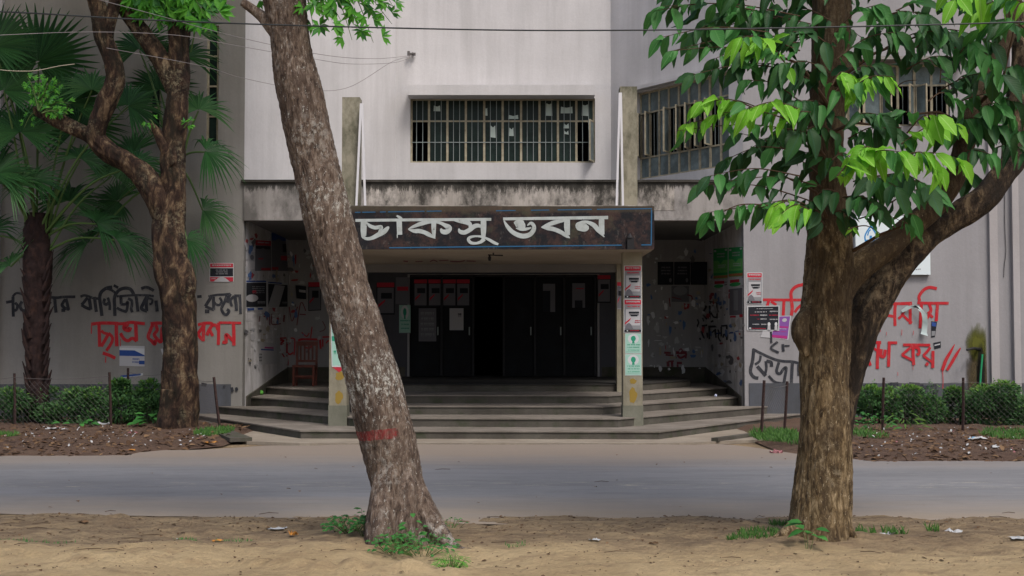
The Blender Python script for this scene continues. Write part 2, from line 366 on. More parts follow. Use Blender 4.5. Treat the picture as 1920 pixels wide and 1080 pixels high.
# leaves
def leafmat(name, c1, c2, trans=.3, vein=None, rough=.55, obj=False, spec=.28):
    q = NM(name); g = q.n('ShaderNodeNewGeometry'); oi = q.n('ShaderNodeObjectInfo')
    r = oi.outputs['Random'] if obj else g.outputs['Random Per Island']
    a = q.mix(r, c1, c2)
    nz = q.noise(4, 3, .5, q.co())
    a = q.mix(q.math('MULTIPLY', nz, .35), a, tuple(x*.6 for x in c1[:3]))
    if vein:
        uv = q.n('ShaderNodeUVMap'); s_ = q.sep(uv.outputs[0])
        mid = q.math('LESS_THAN', q.math('ABSOLUTE', q.math('SUBTRACT', s_[0], .5)), .035)
        k = q.math('SUBTRACT', q.math('MULTIPLY', s_[1], 11.0), q.math('MULTIPLY', q.math('ABSOLUTE', q.math('SUBTRACT', s_[0], .5)), 6.0))
        side = q.math('LESS_THAN', q.math('FRACT', k), .16)
        a = q.mix(q.math('MULTIPLY', mid, .8), a, vein); a = q.mix(q.math('MULTIPLY', side, .13), a, vein)
        h = q.math('FRACT', k); q.bump(q.math('SINE', q.math('MULTIPLY', h, 6.283)), .07, .01)
    q.col(a); q.set(Roughness=rough); q.b.inputs['Specular IOR Level'].default_value = spec
    t = q.n('ShaderNodeBsdfTranslucent'); q.L(q.mix(.5, a, (.25, .45, .03), 'MULTIPLY') if False else a, t.inputs[0])
    mx = q.n('ShaderNodeMixShader'); mx.inputs[0].default_value = trans
    out = q.nt.nodes['Material Output']; q.L(q.b.outputs[0], mx.inputs[1]); q.L(t.outputs[0], mx.inputs[2]); q.L(mx.outputs[0], out.inputs[0])
    return q.mat
DK = ((.015, .060, .017), (.040, .130, .034)); MD = ((.04, .17, .035), (.07, .24, .06)); YG = ((.16, .46, .03), (.26, .60, .05))
for k, (c, d), vn, tr in (('dk', DK, (.030, .105, .05), .16), ('md', MD, (.09, .26, .07), .3), ('yg', YG, (.34, .62, .14), .42)):
    M['leaf_'+k] = leafmat('leaf_'+{'dk': 'dark_green', 'md': 'mid_green', 'yg': 'young_green'}[k], c, d, tr, vn, obj=True)
    M['isl_'+k] = leafmat('foliage_'+{'dk': 'dark_green', 'md': 'mid_green', 'yg': 'young_green'}[k], c, d, tr, vn)
M['hedge'] = leafmat('hedge_leaf', (.034, .095, .032), (.075, .19, .055), .28)
M['hedge_y'] = leafmat('hedge_new_leaf', (.07, .19, .03), (.16, .30, .05), .35)
M['hedge_core'] = worn('hedge_twigs', (.018, .016, .010), (.008, .012, .006), .3, .7, 20)
M['palm'] = leafmat('palm_blade', (.016, .070, .018), (.036, .130, .032), .25, rough=.5, spec=.3)
M['palm_l'] = leafmat('palm_blade_pale', (.038, .125, .038), (.085, .21, .065), .3, rough=.5, spec=.3)
M['petiole'] = flat('palm_petiole', (.07, .13, .035), .5)
M['twig'] = flat('green_twig', (.07, .12, .03), .7)
M['twigb'] = flat('brown_twig', (.06, .035, .02), .8)
M['bright'] = leafmat('bright_leaflet', (.07, .30, .03), (.15, .46, .05), .4)
M['grass'] = leafmat('grass_blade', (.035, .11, .02), (.09, .21, .035), .3)
M['weed'] = leafmat('weed_leaf', (.035, .16, .035), (.08, .28, .06), .3)
M['drylf'] = leafmat('dry_leaf', (.10, .055, .03), (.24, .155, .09), .1, rough=.8, spec=.1)
M['drylf_d'] = leafmat('dark_dry_leaf', (.06, .035, .022), (.14, .085, .05), .05, rough=.85, spec=.1)
M['drylf_o'] = flat('orange_dry_leaf', (.42, .19, .04))
M['scrap'] = flat('white_plastic_scrap', (.38, .39, .4)); M['scrapb'] = flat('blue_plastic_scrap', (.12, .35, .55)); M['scrapr'] = flat('pink_plastic_scrap', (.28, .12, .13))

# ============================================================ THE SETTING
YW, YC, YB, YF = 25.8, 29.2, 31.0, 21.3
def wob(x, s=1.0, k=0): return s*(noise.noise(Vector((x*.35, k, 1.3)))+.5*noise.noise(Vector((x*1.3, k, 4.1))))
# ground: one sheet, finer near the camera
mb = MB()
mb.add([(-150,-60,-.035),(150,-60,-.035),(150,120,-.035),(-150,120,-.035)], [(0,1,2,3)])
mb.build('ground', M['dirt'], kind='structure')
nx, ny = 400, 190
xs = np.linspace(-9, 9, nx); ysg = np.linspace(6.2, 12.6, ny)
vv = []
def dirt_z(x, y):
    z = .055*noise.fractal(Vector((x*.9, y*1.3, 0)), 1.0, 2.0, 4)
    r = abs(noise.noise(Vector((x*1.8, y*3.0, 5)))); z += .022*(1-min(1, r*4))*(noise.noise(Vector((x*.5, y*.8, 9)))+.35)
    z += .020*noise.noise(Vector((x*8, y*11, 3)))*(.4+abs(noise.noise(Vector((x*1.3, y*1.7, 17))))*2)+.008*noise.noise(Vector((x*22, y*26, 3)))
    tr = abs(y-(9.05-.22*(x+2.2)+.12*noise.noise(Vector((x*1.1, 3, 2)))))       # a churned ridge at lower left
    if x < .4: z += .065*math.exp(-(tr/.09)**2)*(.4+abs(noise.noise(Vector((x*5, y*5, 8))))*1.6)*min(1, max(0, (.4-x)))
    z -= .022*max(0, noise.noise(Vector((x*2.6, y*4.2, 31)))-.25)*2
    z += .05*math.exp(-((x+.95)**2*.9+(y-9.95)**2*2.2)) + .05*math.exp(-((x-2.45)**2*1.2+(y-10.2)**2*2.0))
    fade = min(1, max(0, (12.15+.15*wob(x, 1, 3)-.05-y)/.7))          # sinks under the asphalt edge
    return z*(.25+.75*fade)+.028*fade-.03*(1-fade)
for y in ysg:
    for x in xs: vv.append((x, y, dirt_z(x, y)))
ff = [(j*nx+i, j*nx+i+1, (j+1)*nx+i+1, (j+1)*nx+i) for j in range(ny-1) for i in range(nx-1)]
mb = MB(); mb.v = vv; mb.f = ff; mb.m = [0]*len(ff); mb.build('near_dirt_ground', M['dirt'], smooth=True, kind='structure')
mb = MB(); mb.add([(-150,-60,-.012),(150,-60,-.012),(150,6.3,-.012),(-150,6.3,-.012)], [(0,1,2,3)]); mb.build('dirt_ground_behind', M['dirt'], kind='structure')
# road: wobbly near edge, wobbly far edge (widens in front of the steps)
X = [-60, -30]+[i*.2 for i in range(-60, 61)]+[30, 60]
def road_far(x): return far_edge(x)+.9*min(1, max(0, (-3.0-x)/.8, (x-2.9)/.8))
def near_edge(x): 
    t = (x+5)/10; return 12.0-.75*min(max(t*2, 0), 1)+.55*min(max((x-1)/5, 0), 1)*.8+.10*wob(x*2, 1, 2)
def far_edge(x):
    w_ = .12*wob(x*1.5, 1, 7)
    if x < -2.6: t = min(1, (-2.6-x)/2.2); e = 19.9+(18.0-19.9)*t*t*(3-2*t)
    elif x > 3.0: t = min(1, (x-3.0)/1.4); e = 19.9+(16.9-19.9)*t*t*(3-2*t)
    else: e = 19.9
    return e+w_
mb = MB(); n = len(X); rows = 14
vs = []
for j in range(rows+1):
    for x in X:
        t = j/rows; y = near_edge(x)*(1-t)+road_far(x)*t; vs.append((x, y, .004+.012*math.sin(math.pi*min(1, max(0, (y-11.5)/6)))))
mb.add(vs, [(j*n+i, j*n+i+1, (j+1)*n+i+1, (j+1)*n+i) for j in range(rows) for i in range(n-1)])
mb.build('road', M['asphalt'], smooth=True, kind='structure')
# concrete apron in front of the steps
mb = MB(); mb.prism([(-5.6, 25.79), (-6.6, 24.4), (-4.2, 20.35), (-3.3, 19.98), (2.6, 19.98), (3.6, 20.5), (5.0, 21.1), (6.4, 24.6), (5.6, 25.79)], -.03, .02); mb.build('apron', M['apron'], kind='structure')
# verges: soil mounds
def verge(name, x0, x1, yf, y1):
    n1, n2 = 150, 50; v_ = []; 
    for j in range(n2):
        for i in range(n1):
            x = x0+(x1-x0)*i/(n1-1); a = yf(x); t = j/(n2-1); y = a+(y1-a)*t
            e = min(1, t*14)*min(1, (x1-x)/.4 if x0 < 0 else 1, 1 if x0 < 0 else (x-x0)/.4)
            v_.append((x, y, -.012+e*(.085+.04*noise.fractal(Vector((x*1.4, y*1.4, 2)), 1, 2, 4)+.012*noise.noise(Vector((x*14, y*14, 1))))))
    b_ = MB(); b_.v = v_; b_.f = [(j*n1+i, j*n1+i+1, (j+1)*n1+i+1, (j+1)*n1+i) for j in range(n2-1) for i in range(n1-1)]; b_.m = [0]*len(b_.f)
    return b_.build(name, M['verge'], smooth=True, kind='structure')
def vz(x, y, yf): 
    a = yf(x); t = max(0, (y-a)/(25.79-a)); e = min(1, t*14); return -.012+e*(.085+.04*noise.fractal(Vector((x*1.4, y*1.4, 2)), 1, 2, 4))
yl = lambda x: far_edge(min(x, -3.2))-.12-.10*wob(x*3, 1, 11) if x < -5.4 else (18.3+(x+5.4)*1.6)-.1*wob(x*3, 1, 11)
yr = lambda x: 17.0+max(0, (4.8-x))*1.9-.12*wob(x*3, 1, 13)
verge('verge_left', -12, -4.45, yl, 25.79)
verge('verge_right', 3.9, 12, yr, 25.79)

# ============================================================ THE BUILDING
B = empty('institutional_building', (0, YW, 0), 'two storey pinkish concrete college building with a dark recessed porch and painted name sign', 'building')
def wall(name, O, u, L, z0, z1, holes, mat, depth=.25, parent=B, label=None):
    """front face from O along u (to the right as seen), holes (u0,u1,z0,z1) with reveals going back"""
    O = Vector((O[0], O[1], 0)); u = Vector((u[0], u[1], 0)).normalized(); nrm = Vector((u.y, -u.x, 0)); back = -nrm*depth
    us = sorted({0, L, *[h[0] for h in holes], *[h[1] for h in holes]}); zs = sorted({z0, z1, *[h[2] for h in holes], *[h[3] for h in holes]})
    mb = MB(); pt = lambda a, z, k=0: O+u*a+Vector((0,0,z))+back*k
    for i in range(len(us)-1):
        for j in range(len(zs)-1):
            cu = (us[i]+us[i+1])/2; cz = (zs[j]+zs[j+1])/2
            if any(h[0] < cu < h[1] and h[2] < cz < h[3] for h in holes): continue
            mb.add([pt(us[i], zs[j]), pt(us[i+1], zs[j]), pt(us[i+1], zs[j+1]), pt(us[i], zs[j+1])], [(0,1,2,3)])
    for a, b, c, d in holes:
        mb.add([pt(a,c),pt(b,c),pt(b,c,1),pt(a,c,1)], [(0,1,2,3)]); mb.add([pt(a,d),pt(b,d),pt(b,d,1),pt(a,d,1)], [(3,2,1,0)])
        mb.add([pt(a,c),pt(a,d),pt(a,d,1),pt(a,c,1)], [(3,2,1,0)]); mb.add([pt(b,c),pt(b,d),pt(b,d,1),pt(b,c,1)], [(0,1,2,3)])
    mb.add([pt(0,z0),pt(0,z1),pt(0,z1,1),pt(0,z0,1)], [(0,1,2,3)]); mb.add([pt(L,z0),pt(L,z1),pt(L,z1,1),pt(L,z0,1)], [(3,2,1,0)])
    mb.add([pt(0,z0),pt(L,z0),pt(L,z0,1),pt(0,z0,1)], [(3,2,1,0)]); mb.add([pt(0,z1),pt(L,z1),pt(L,z1,1),pt(0,z1,1)], [(0,1,2,3)])
    o = mb.build(name, mat, parent)
    if label: o['label'] = label
    return o
XL, XR = P(456, 540, YW).x, P(1395, 540, YW).x
ZT = 10.6; ZB0, ZB1 = 4.04, 4.81
def zat(py, D): return P(960, py, D).z
wlx = -15.0
# left wing wall with two tall strip windows
def hx(px): return P(px, 540, YW).x-wlx
LH = [(hx(275), hx(298), zat(252, YW), zat(150, YW)), (hx(383), hx(406), zat(274, YW), zat(48, YW))]
wall('wing_wall', (wlx, YW), (1, 0), XL-wlx, 0, ZT, LH, M['wing'], label='grey left wing wall with black and red slogans')
RH = [(P(1562, 540, YW).x-XR, P(1786, 540, YW).x-XR, zat(236, YW), zat(120, YW))]
wall('wing_wall', (XR, YW), (1, 0), 15.0-XR, 0, ZT, RH, M['wing_r'], label='grey right wing wall with red slogan and water stain')
# stained lintel band over the porch, proud of the wing walls
MB().box(XL+.002, XR-.002, YW-.045, YW+.3, ZB0, ZB1).build('lintel_beam', [M['lintel']], B, label='weather stained concrete beam over the porch opening')
MB().box(P(684, 0, YW).x, P(1262, 0, YW).x, YW-.052, YW-.04, ZB0+.2, ZB1-.01).build('parapet_panel', M['band'], B, label='black stained rendered panel above the name sign')
# thin terrace ledge
MB().box(XL-.05, XR+.05, YW-.09, YC+.2, ZB1, ZB1+.05).build('ledge', M['band'], B)
# upper walls
BL = (P(742, 100, YC).x, YC); BR = (P(1145, 100, YC).x, YC)
def seg(a, b): return ((b[0]-a[0]), (b[1]-a[1])), math.hypot(b[0]-a[0], b[1]-a[1])
u, L = seg((XL, YW), BL); wall('upper_wall', (XL, YW), u, L, ZB1+.05, ZT, [], M['upper'], label='pale angled upper wall left of the central window')
CH = (P(770, 0, YC).x-BL[0], P(1115, 0, YC).x-BL[0], zat(305, YC), zat(184, YC))
wall('upper_wall', BL, (1, 0), BR[0]-BL[0], ZB1+.05, ZT, [CH], M['upper'], label='pale central upper wall with barred window')
uR, LR = seg(BR, (XR, YW)); uRn = Vector((uR[0], uR[1], 0)).normalized(); nR = Vector((uRn.y, -uRn.x, 0))
pR = plane((BR[0], BR[1], 0), nR)
def uR_of(px): q_ = pR(px, 300); return (Vector((q_.x, q_.y, 0))-Vector((BR[0], BR[1], 0))).dot(uRn)
AH = (uR_of(1195), uR_of(1367), 5.20, 7.15)
wall('upper_wall', BR, uR, LR, ZB1+.05, ZT, [AH], M['upper'], label='pale angled upper wall with open casement windows on the right')
# roof, outer sides, back
MB().prism([(-15, YW-.1), (XL, YW-.1), (BL[0]-.05, YC-.1), (BR[0]+.05, YC-.1), (XR, YW-.1), (15, YW-.1), (15, 40), (-15, 40)], ZT, ZT+.25).build('roof', M['upper'], B)
MB().box(-15.2, -15, YW, 40, 0, ZT).build('side_wall', M['wing'], B); MB().box(15, 15.2, YW, 40, 0, ZT).build('side_wall', M['wing'], B)
MB().box(-15.2, 15.2, 40, 40.2, 0, ZT).build('back_wall', M['wing'], B)
# plinth paint, pilasters
MB().box(wlx, P(440, 0, YW).x, YW-.02, YW+.0, 0, .74).build('plinth', M['plinth'], B); MB().box(P(1399, 0, YW).x, 15, YW-.02, YW, 0, .76).build('plinth', M['plinth'], B)
for a, b, pr in ((1846, 1861, .08), (1888, 1900, .10), (-20, 9, .12)):
    MB().box(P(a, 0, YW).x, P(b, 0, YW).x, YW-pr, YW+.001, .0, ZT-.01).build('pilaster', M['pilaster'], B)
# porch recess
XLr, XRr = XL, XR
MB().box(XLr-.2, XLr, YW+.26, YB, 0, ZB0+.3).build('porch_side_wall', M['recess'], B, label='left porch side wall covered in torn posters')
MB().box(XRr, XRr+.2, YW+.26, YB, 0, ZB0+.3).build('porch_side_wall', M['recess'], B, label='right porch side wall with green posters and black writing')
DX0, DX1 = P(768, 540, YB).x, P(1120, 540, YB).x; DZ = zat(515, YB)
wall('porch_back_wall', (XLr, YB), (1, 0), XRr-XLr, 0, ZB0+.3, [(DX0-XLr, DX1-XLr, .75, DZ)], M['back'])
MB().box(XLr, XRr, YW+.3, YB+.05, ZB0+.02, ZB0+.2).build('porch_ceiling', M['ceil'], B)
MB().box(DX0-1, DX1+1, YB+.3, YB+4, ZB0-.6, ZB0-.5).box(DX0-1, DX1+1, YB+4, YB+4.1, .7, ZB0).box(DX0-1.1, DX0-1, YB+.26, YB+4, .7, ZB0).box(DX1+1, DX1+1.1, YB+.26, YB+4, .7, ZB0).build('hall_room', M['dark'], B)
MB().box(DX0-1, DX1+1, YB+.0, YB+4, .6, .75).build('hall_floor', M['stepdark'], B)
for a, b in ((P(690, 600, YB-.02).x, DX0-.05), (DX1+.05, P(1168, 600, YB-.02).x)):  # thin added panels beside and above the doors, shade put into their colour
    MB().box(a, b, YB-.016, YB-.002, .75, ZB0-.02).build('wall_shade_panel', M['shade_wall'], B)
MB().box(DX0-.05, DX1+.05, YB-.016, YB-.002, DZ+.01, ZB0-.02).build('wall_shade_panel', M['shade_wall'], B)
# sloping dark skirting on the side walls
for s_, x_ in ((1, XLr), (-1, XRr)):
    a, b = (x_, x_+.03*s_) if s_ > 0 else (x_-.03, x_)
    y0, y1 = YW+.35, YB-.01
    mb = MB(); mb.add([(a,y0,.1),(b,y0,.1),(b,y1,.1),(a,y1,.1),(a,y0,.48),(b,y0,.48),(b,y1,.98),(a,y1,.98)], [(0,3,2,1),(4,5,6,7),(0,1,5,4),(1,2,6,5),(2,3,7,6),(3,0,4,7)])
    mb.build('skirting', M['riser'], B)
MB().box(XLr+.03, DX0-.1, YB-.03, YB, .6, .98).build('skirting', M['riser'], B); MB().box(DX1+.1, XRr-.03, YB-.03, YB, .6, .98).build('skirting', M['riser'], B)
# steps
steps = [([(-6.55, 25.79), (-3.45, 20.9), (2.38, 20.72), (5.85, 25.79)], .15),
         ([(-5.95, 25.795), (-2.65, 21.85), (1.80, 21.65), (5.15, 25.795)], .30),
         ([(XL+.005, 26.55), (-2.35, 22.85), (1.62, 22.75), (XR-.005, 26.45)], .45),
         ([(XL+.03, 28.1), (-2.2, 23.9), (1.80, 23.8), (XR-.03, 27.7)], .60),
         ([(-3.3, YB-.04), (-2.6, 25.6), (2.35, 25.5), (3.95, 28.3), (3.95, YB-.04)], .75)]
for i, (pl, z) in enumerate(steps):
    zb = z-.15
    if i >= 2: pl = pl+([(XR-.03, YB-.04), (XL+.03, YB-.04)] if i < 4 else [])
    n = len(pl); lip = .022
    mb = MB()
    # riser body set back slightly under a thin nosing slab
    cx = sum(p[0] for p in pl)/n; cy = sum(p[1] for p in pl)/n
    inn = [(x+(cx-x)*.004, y+(.02 if y < 25.75 else 0)) for x, y in pl]
    mb.prism(inn, max(zb-.1, -.02) if i == 0 else zb-.02, z-lip, 1); mb.prism(pl, z-lip, z, 0)
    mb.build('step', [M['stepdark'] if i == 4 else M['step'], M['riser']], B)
# ---- canopy, sign, pillars, columns
CX0, CX1, CZ0, CZ1 = P(595, 0, YF).x, P(1226.5, 430, YF).x, zat(467, YF), zat(388, YF)
cano = MB().box(CX0, CX1, YF+.004, YW-.055, CZ0, CZ1).build('canopy', M['soffit'], B, label='flat concrete entrance canopy')
MB().box(CX0, CX1, YF-.03, YF+.003, CZ0-.006, CZ1+.01).build('sign_face', M['sign'], cano, label='black painted fascia with white Bengali lettering and a blue border')
MB().box(CX0+.02, CX1-.02, YF+.05, YW-.06, CZ1+.001, CZ1+.03).build('canopy_top', M['band'], cano)
PX = [(617, 650), (1168.5, 1205)]
YP = 22.05
for a, b in PX:
    x0, x1 = P(a, 700, YP).x, P(b, 700, YP).x
    MB().box(x0-.008, x1+.008, YP-.008, YP+.348, .15, .50).build('pillar_base', M['pbase'], B)
    MB().box(x0, x1, YP, YP+.34, .15, CZ0).build('pillar', M['pillar'], B, label='square porch pillar under the %s end of the sign' % ('left' if a < 900 else 'right'))
for x0, x1 in ((2.08, 2.42), (-3.35, -3.0)):
    MB().box(x0, x1, YW-.4, YW-.06, .6, CZ0-.001).build('rear_pillar', M['pillar'], B)
MB().box(-3.35, 2.42, YW-.35, YW-.06, CZ0-.16, CZ0-.002).build('rear_beam', M['ceil'], B)
YU = 21.75
for a, b, top, bx in ((641, 674, 182, (668, 685, 678)), (1163, 1195, 162, (1156, 1168, 1163))):
    x0, x1 = P(a, 300, YU).x, P(b, 300, YU).x
    MB().box(x0, x1, YU, YU+.3, CZ1+.011, zat(top, YU)).build('upright_column', M['column'], B, label='mossy concrete upright standing on the %s end of the canopy' % ('left' if a < 900 else 'right'))
    for k in (0, 1):
        MB().obox(P(bx[k], 391, YU-.1), P(bx[2]+(k-.5)*2, top+12, YU-.1), .036, .036, 0, Vector((0,1,0))).build('white_strut', M['white'], B)
# window hood
hz0, hz1 = zat(178, YC-.5), zat(159, YC-.5)
MB().box(P(765, 0, YC-.5).x, P(1115, 0, YC-.5).x, YC-.5, YC, hz0, hz1).build('window_hood', M['upper'], B)
th = MB(); a_ = Vector((BR[0], BR[1], 0))+uRn*(AH[0]-.1); b_ = Vector((BR[0], BR[1], 0))+uRn*(AH[1]+.1)
MB().obox(a_+nR*.1+Vector((0,0,AH[3]+.06)), b_+nR*.1+Vector((0,0,AH[3]+.06)), .22, .08).build('window_hood', M['upper'], B)
x0, x1 = P(1550, 0, YW).x, P(1800, 0, YW).x
MB().box(x0, x1, YW-.35, YW, zat(118, YW), zat(112, YW)).build('window_hood', M['wing'], B)

# ---- windows
def window(O, u, hole, cols, rows, label, glass, inset=.12, bars=2, open_leaves=(), skip=(), hbars=(), mi_rows=()):
    """rows: list of z edges from the bottom; open_leaves: dict (col,row)->angle"""
    O = Vector((O[0], O[1], 0)); u = Vector((u[0], u[1], 0)).normalized(); nrm = Vector((u.y, -u.x, 0))
    a, b, z0, z1 = hole; base = O+u*a-nrm*inset
    ang = math.atan2(u.y, u.x)
    W = b-a; cw = W/cols
    win = empty('window', base+u*W/2+Vector((0,0,z0)), parent=B); win['label'] = label
    pt = lambda x, z, n_=0: base+u*x+Vector((0,0,z))+nrm*n_
    fr = MB()
    fr.obox(pt(0, z0+.02), pt(W, z0+.02), .06, .04).obox(pt(0, z1-.02), pt(W, z1-.02), .06, .04)
    for i in range(cols+1):
        x = min(max(i*cw, .02), W-.02); fr.obox(pt(x, z0+.041), pt(x, z1-.041), .05, .045, 0, nrm)
    for z in rows[1:-1]:
        for i in range(cols): fr.obox(pt(i*cw+.024, z), pt((i+1)*cw-.024, z), .044, .035)
    fr.build('frame', M['winframe'], win)
    pm = {}
    for i in range(cols):
        for j in range(len(rows)-1):
            h_ = rows[j+1]-rows[j]-.03; key = round(h_, 3)
            if key not in pm:
                p_ = MB().box(-cw/2+.02, cw/2-.02, -.003, .003, 0, h_); p_me = bpy.data.meshes.new('pane'); p_me.from_pydata(p_.v, [], p_.f); p_me.materials.append(glass); pm[key] = p_me
                q_ = MB(); q_.box(0, .03, -.015, .015, 0, h_).box(cw-.07, cw-.04, -.015, .015, 0, h_).box(.03, cw-.07, -.015, .015, 0, .03).box(.03, cw-.07, -.015, .015, h_-.03, h_)
                l_me = bpy.data.meshes.new('casement_frame'); l_me.from_pydata(q_.v, [], q_.f); l_me.materials.append(M['winframe'])
                g_ = MB().box(.03, cw-.07, -.003, .003, .03, h_-.03); g_me = bpy.data.meshes.new('casement_pane'); g_me.from_pydata(g_.v, [], g_.f); g_me.materials.append(M['glassblue'])
                pm[key, 'l'] = (l_me, g_me)
            if (i, j) in skip: continue
            if (i, j) in open_leaves:
                an = open_leaves[(i, j)]
                if an > 0: loc = pt(i*cw+.02, rows[j]+.015, .03); rz = ang-an
                else: loc = pt((i+1)*cw-.02, rows[j]+.015, .03); rz = ang+math.pi-an
                link('casement_frame', pm[key, 'l'][0], loc, win, (0, 0, rz)); link('pane', pm[key, 'l'][1], loc, win, (0, 0, rz))
            else:
                link('pane', pm[key], pt((i+.5)*cw, rows[j]+.015, -.005+.004*math.sin(i*7+j*3)), win, (0, math.radians(.15*math.sin(i*5+j)), ang+math.radians(.5*math.sin(i*9+j*4))))
    bz = MB().box(-.0065, .0065, -.0065, .0065, 0, z1-z0-.08); bme = bpy.data.meshes.new('security_bar'); bme.from_pydata(bz.v, [], bz.f); bme.materials.append(M['bar'])
    for i in range(cols):
        for k in range(bars): link('security_bar', bme, pt((i+(k+1)/(bars+1))*cw, z0+.04, -.03 if open_leaves and len(open_leaves) > 4 else .03), win, (0, 0, ang))
    for z in hbars:
        MB().obox(pt(.03, z, .032), pt(W-.03, z, .032), .015, .015).build('cross_bar', M['bar'], win)
    # dark room behind
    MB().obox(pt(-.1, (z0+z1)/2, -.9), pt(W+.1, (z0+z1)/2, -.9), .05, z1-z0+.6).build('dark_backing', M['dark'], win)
    return win, pt, cw
ce = zat(226, YC)
w1, ptC, cwC = window(BL, (1, 0), CH, 10, [CH[2], ce, CH[3]], 'central barred window with paper scraps stuck on its panes', M['glass'], open_leaves={(9, 0): -1.25}, skip={(0, 0)}, hbars=[zat(266, YC)], inset=.1)
papers = [(1, 'u', .25, .62, .45, .7), (7, 'u', .35, .7, .25, .8), (8, 'u', .15, .8, .35, .65), (9, 'u', .3, .65, .25, .75), (5, 'u', .3, .85, .1, .28), (4, 'u', .05, .18, .25, .6),
          (4, 'l', .33, .62, .62, .9), (8, 'l', .3, .6, .83, .95), (8, 'l', .32, .58, .7, .78), (5, 'l', .35, .6, .65, .85)]
for i, r_, a, b, c, d in papers:
    z0_, z1_ = (ce, CH[3]) if r_ == 'u' else (CH[2], ce); h_ = z1_-z0_
    pts_ = [ptC((i+a)*cwC, z0_+h_*c, .012), ptC((i+b)*cwC, z0_+h_*(c+.02*U(-1, 1)), .012), ptC((i+b-.02)*cwC, z0_+h_*d, .012), ptC((i+(a+b)/2)*cwC, z0_+h_*(d-.05), .013), ptC((i+a+.02)*cwC, z0_+h_*d, .012)]
    MB().add(pts_, [(0,1,2,3,4)]).build('paper_scrap', flat('window_paper', (.42, .50, .47)) if 'window_paper' not in bpy.data.materials else bpy.data.materials['window_paper'], w1)
rz = [5.20, 5.68, 6.68, 7.15]
op = {(0,1): .9, (1,1): 1.1, (3,1): 1.2, (4,1): 1.0, (5,1): 1.1, (6,1): 1.15, (7,1): 1.2}
op = {k: v_ for k, v_ in op.items()}
window(BR, uR, AH, 9, rz, 'angled window with a row of casements pushed open', M['glassblue'], open_leaves=op, inset=.10)
h = RH[0]; rr = [h[2], h[2]+.1+(h[3]-h[2])*.45, h[3]]
window((XR, YW), (1, 0), h, 7, [h[2], h[3]-.42, h[3]], 'wing window with open casements behind the right tree', M['glassblue'], open_leaves={(3, 0): 1.2, (4, 0): -1.0, (5, 0): 1.1, (1, 0): 1.0, (6, 0): -1.2}, inset=.1)
for hh, lb in zip(LH, ('short strip window behind the palm fronds', 'tall strip window beside the forked tree')):
    hgt = hh[3]-hh[2]; nn = max(2, round(hgt/.62)); window((wlx, YW), (1, 0), hh, 1, [hh[2]+hgt*i/nn for i in range(nn+1)], lb, M['glass'], inset=.08, bars=0)

# ---- doors
dp = lambda px: P(px, 600, YB+.1).x
for k, (a, b, ang) in enumerate(((770, 827, 0), (829, 886, 0), (946, 1001, 0), (1005, 1057, 0), (1059, 1114, 0))):
    x0, x1 = dp(a), dp(b); z0, z1 = .76, DZ-.06
    d = MB(); w_ = x1-x0; yy = YB+.1
    d.box(x0, x1, yy, yy+.03, z0, z1)
    for (c0, c1) in ((.05, .3), (.36, .62), (.68, .95)):
        zz0, zz1 = z0+(z1-z0)*c0, z0+(z1-z0)*c1
        d.box(x0+.06, x1-.06, yy-.012, yy, zz0, zz1)
    o = d.build('door', M['door'], B)
    MB().box(x1-.09, x1-.06, yy-.06, yy-.013, 1.75, 1.95).build('handle', M['bar'], o)
fr = MB(); 
for px in (767.5, 828, 887.5, 944.5, 1003, 1058, 1116): x = dp(px); fr.box(x-.025, x+.025, YB+.04, YB+.2, .755, DZ-.001)
fr.box(DX0+.001, DX1-.001, YB+.04, YB+.2, DZ-.05, DZ-.002).build('door_frame', M['dframe'], B)

# ============================================================ WRITING
front = plane((0, YW, 0), (0, -1, 0), .004)
signp = plane((0, YF-.03, 0), (0, -1, 0), .003)
backp = plane((0, YB-.016, 0), (0, -1, 0), .004)
sideL = plane((XLr, 0, 0), (1, 0, 0), .004)
sideR = plane((XRr, 0, 0), (-1, 0, 0), .004)
def recess(px, py, extra=0.0):
    if px < 960:
        q_ = sideL(px, py, extra); return q_ if q_.y < YB else backp(px, py, extra)
    q_ = sideR(px, py, extra); return q_ if q_.y < YB else backp(px, py, extra)
def writing(name, strokes, fn, mat, ox, oy, sc, parent=B, label=None, wk=1.0, kind=None):
    mb = MB()
    for i, s_ in enumerate(strokes):
        mb.stroke([(ox+x/sc, oy+y/sc, max(.4, w_*wk/sc)) for x, y, w_ in s_], fn, .0006*i)
    o = mb.build(name, mat, parent, label=label); return o
def W_(w, *p): return [(p[i], p[i+1], w) for i in range(0, len(p), 2)]
S1 = [W_(34, 105, 213, 400, 210, 900, 205, 1735, 200),
      [(205,226,72),(203,320,72),(205,400,60),(215,415,40)], [(195,405,30),(235,432,36),(300,425,44),(380,385,56),(450,345,60),(495,300,36),(505,285,8)], [(240,235,10),(275,275,40),(340,300,44),(415,292,44),(395,345,30),(375,385,20)],
      [(600,155,18),(640,180,34),(665,200,26)], [(630,222,64),(634,320,64),(636,385,62)],[(607,380,12),(607,425,8)],
      [(735,318,4),(800,288,34),(900,250,50),(1000,228,44),(1100,235,36),(1170,265,44),(1225,305,76),(1200,350,60),(1150,345,54),(1130,310,20)], [(740,322,8),(810,340,46),(870,340,52),(930,355,48),(990,385,50),(1065,430,10)], [(1045,215,60),(1045,330,52),(1050,425,26)],
      [(1290,213,16),(1370,230,36),(1440,235,56),(1480,262,50),(1478,300,26)], [(1345,310,12),(1360,345,46),(1410,358,52),(1470,330,54),(1530,285,54),(1580,275,46),(1615,290,30)], [(1642,195,66),(1642,320,66),(1640,440,40)],
      [(1640,410,34),(1560,402,22),(1490,412,32),(1460,440,36),(1490,480,38),(1550,487,30),(1610,470,38),(1650,435,50)], [(1655,420,24),(1710,445,34),(1770,480,36),(1820,500,26)]]
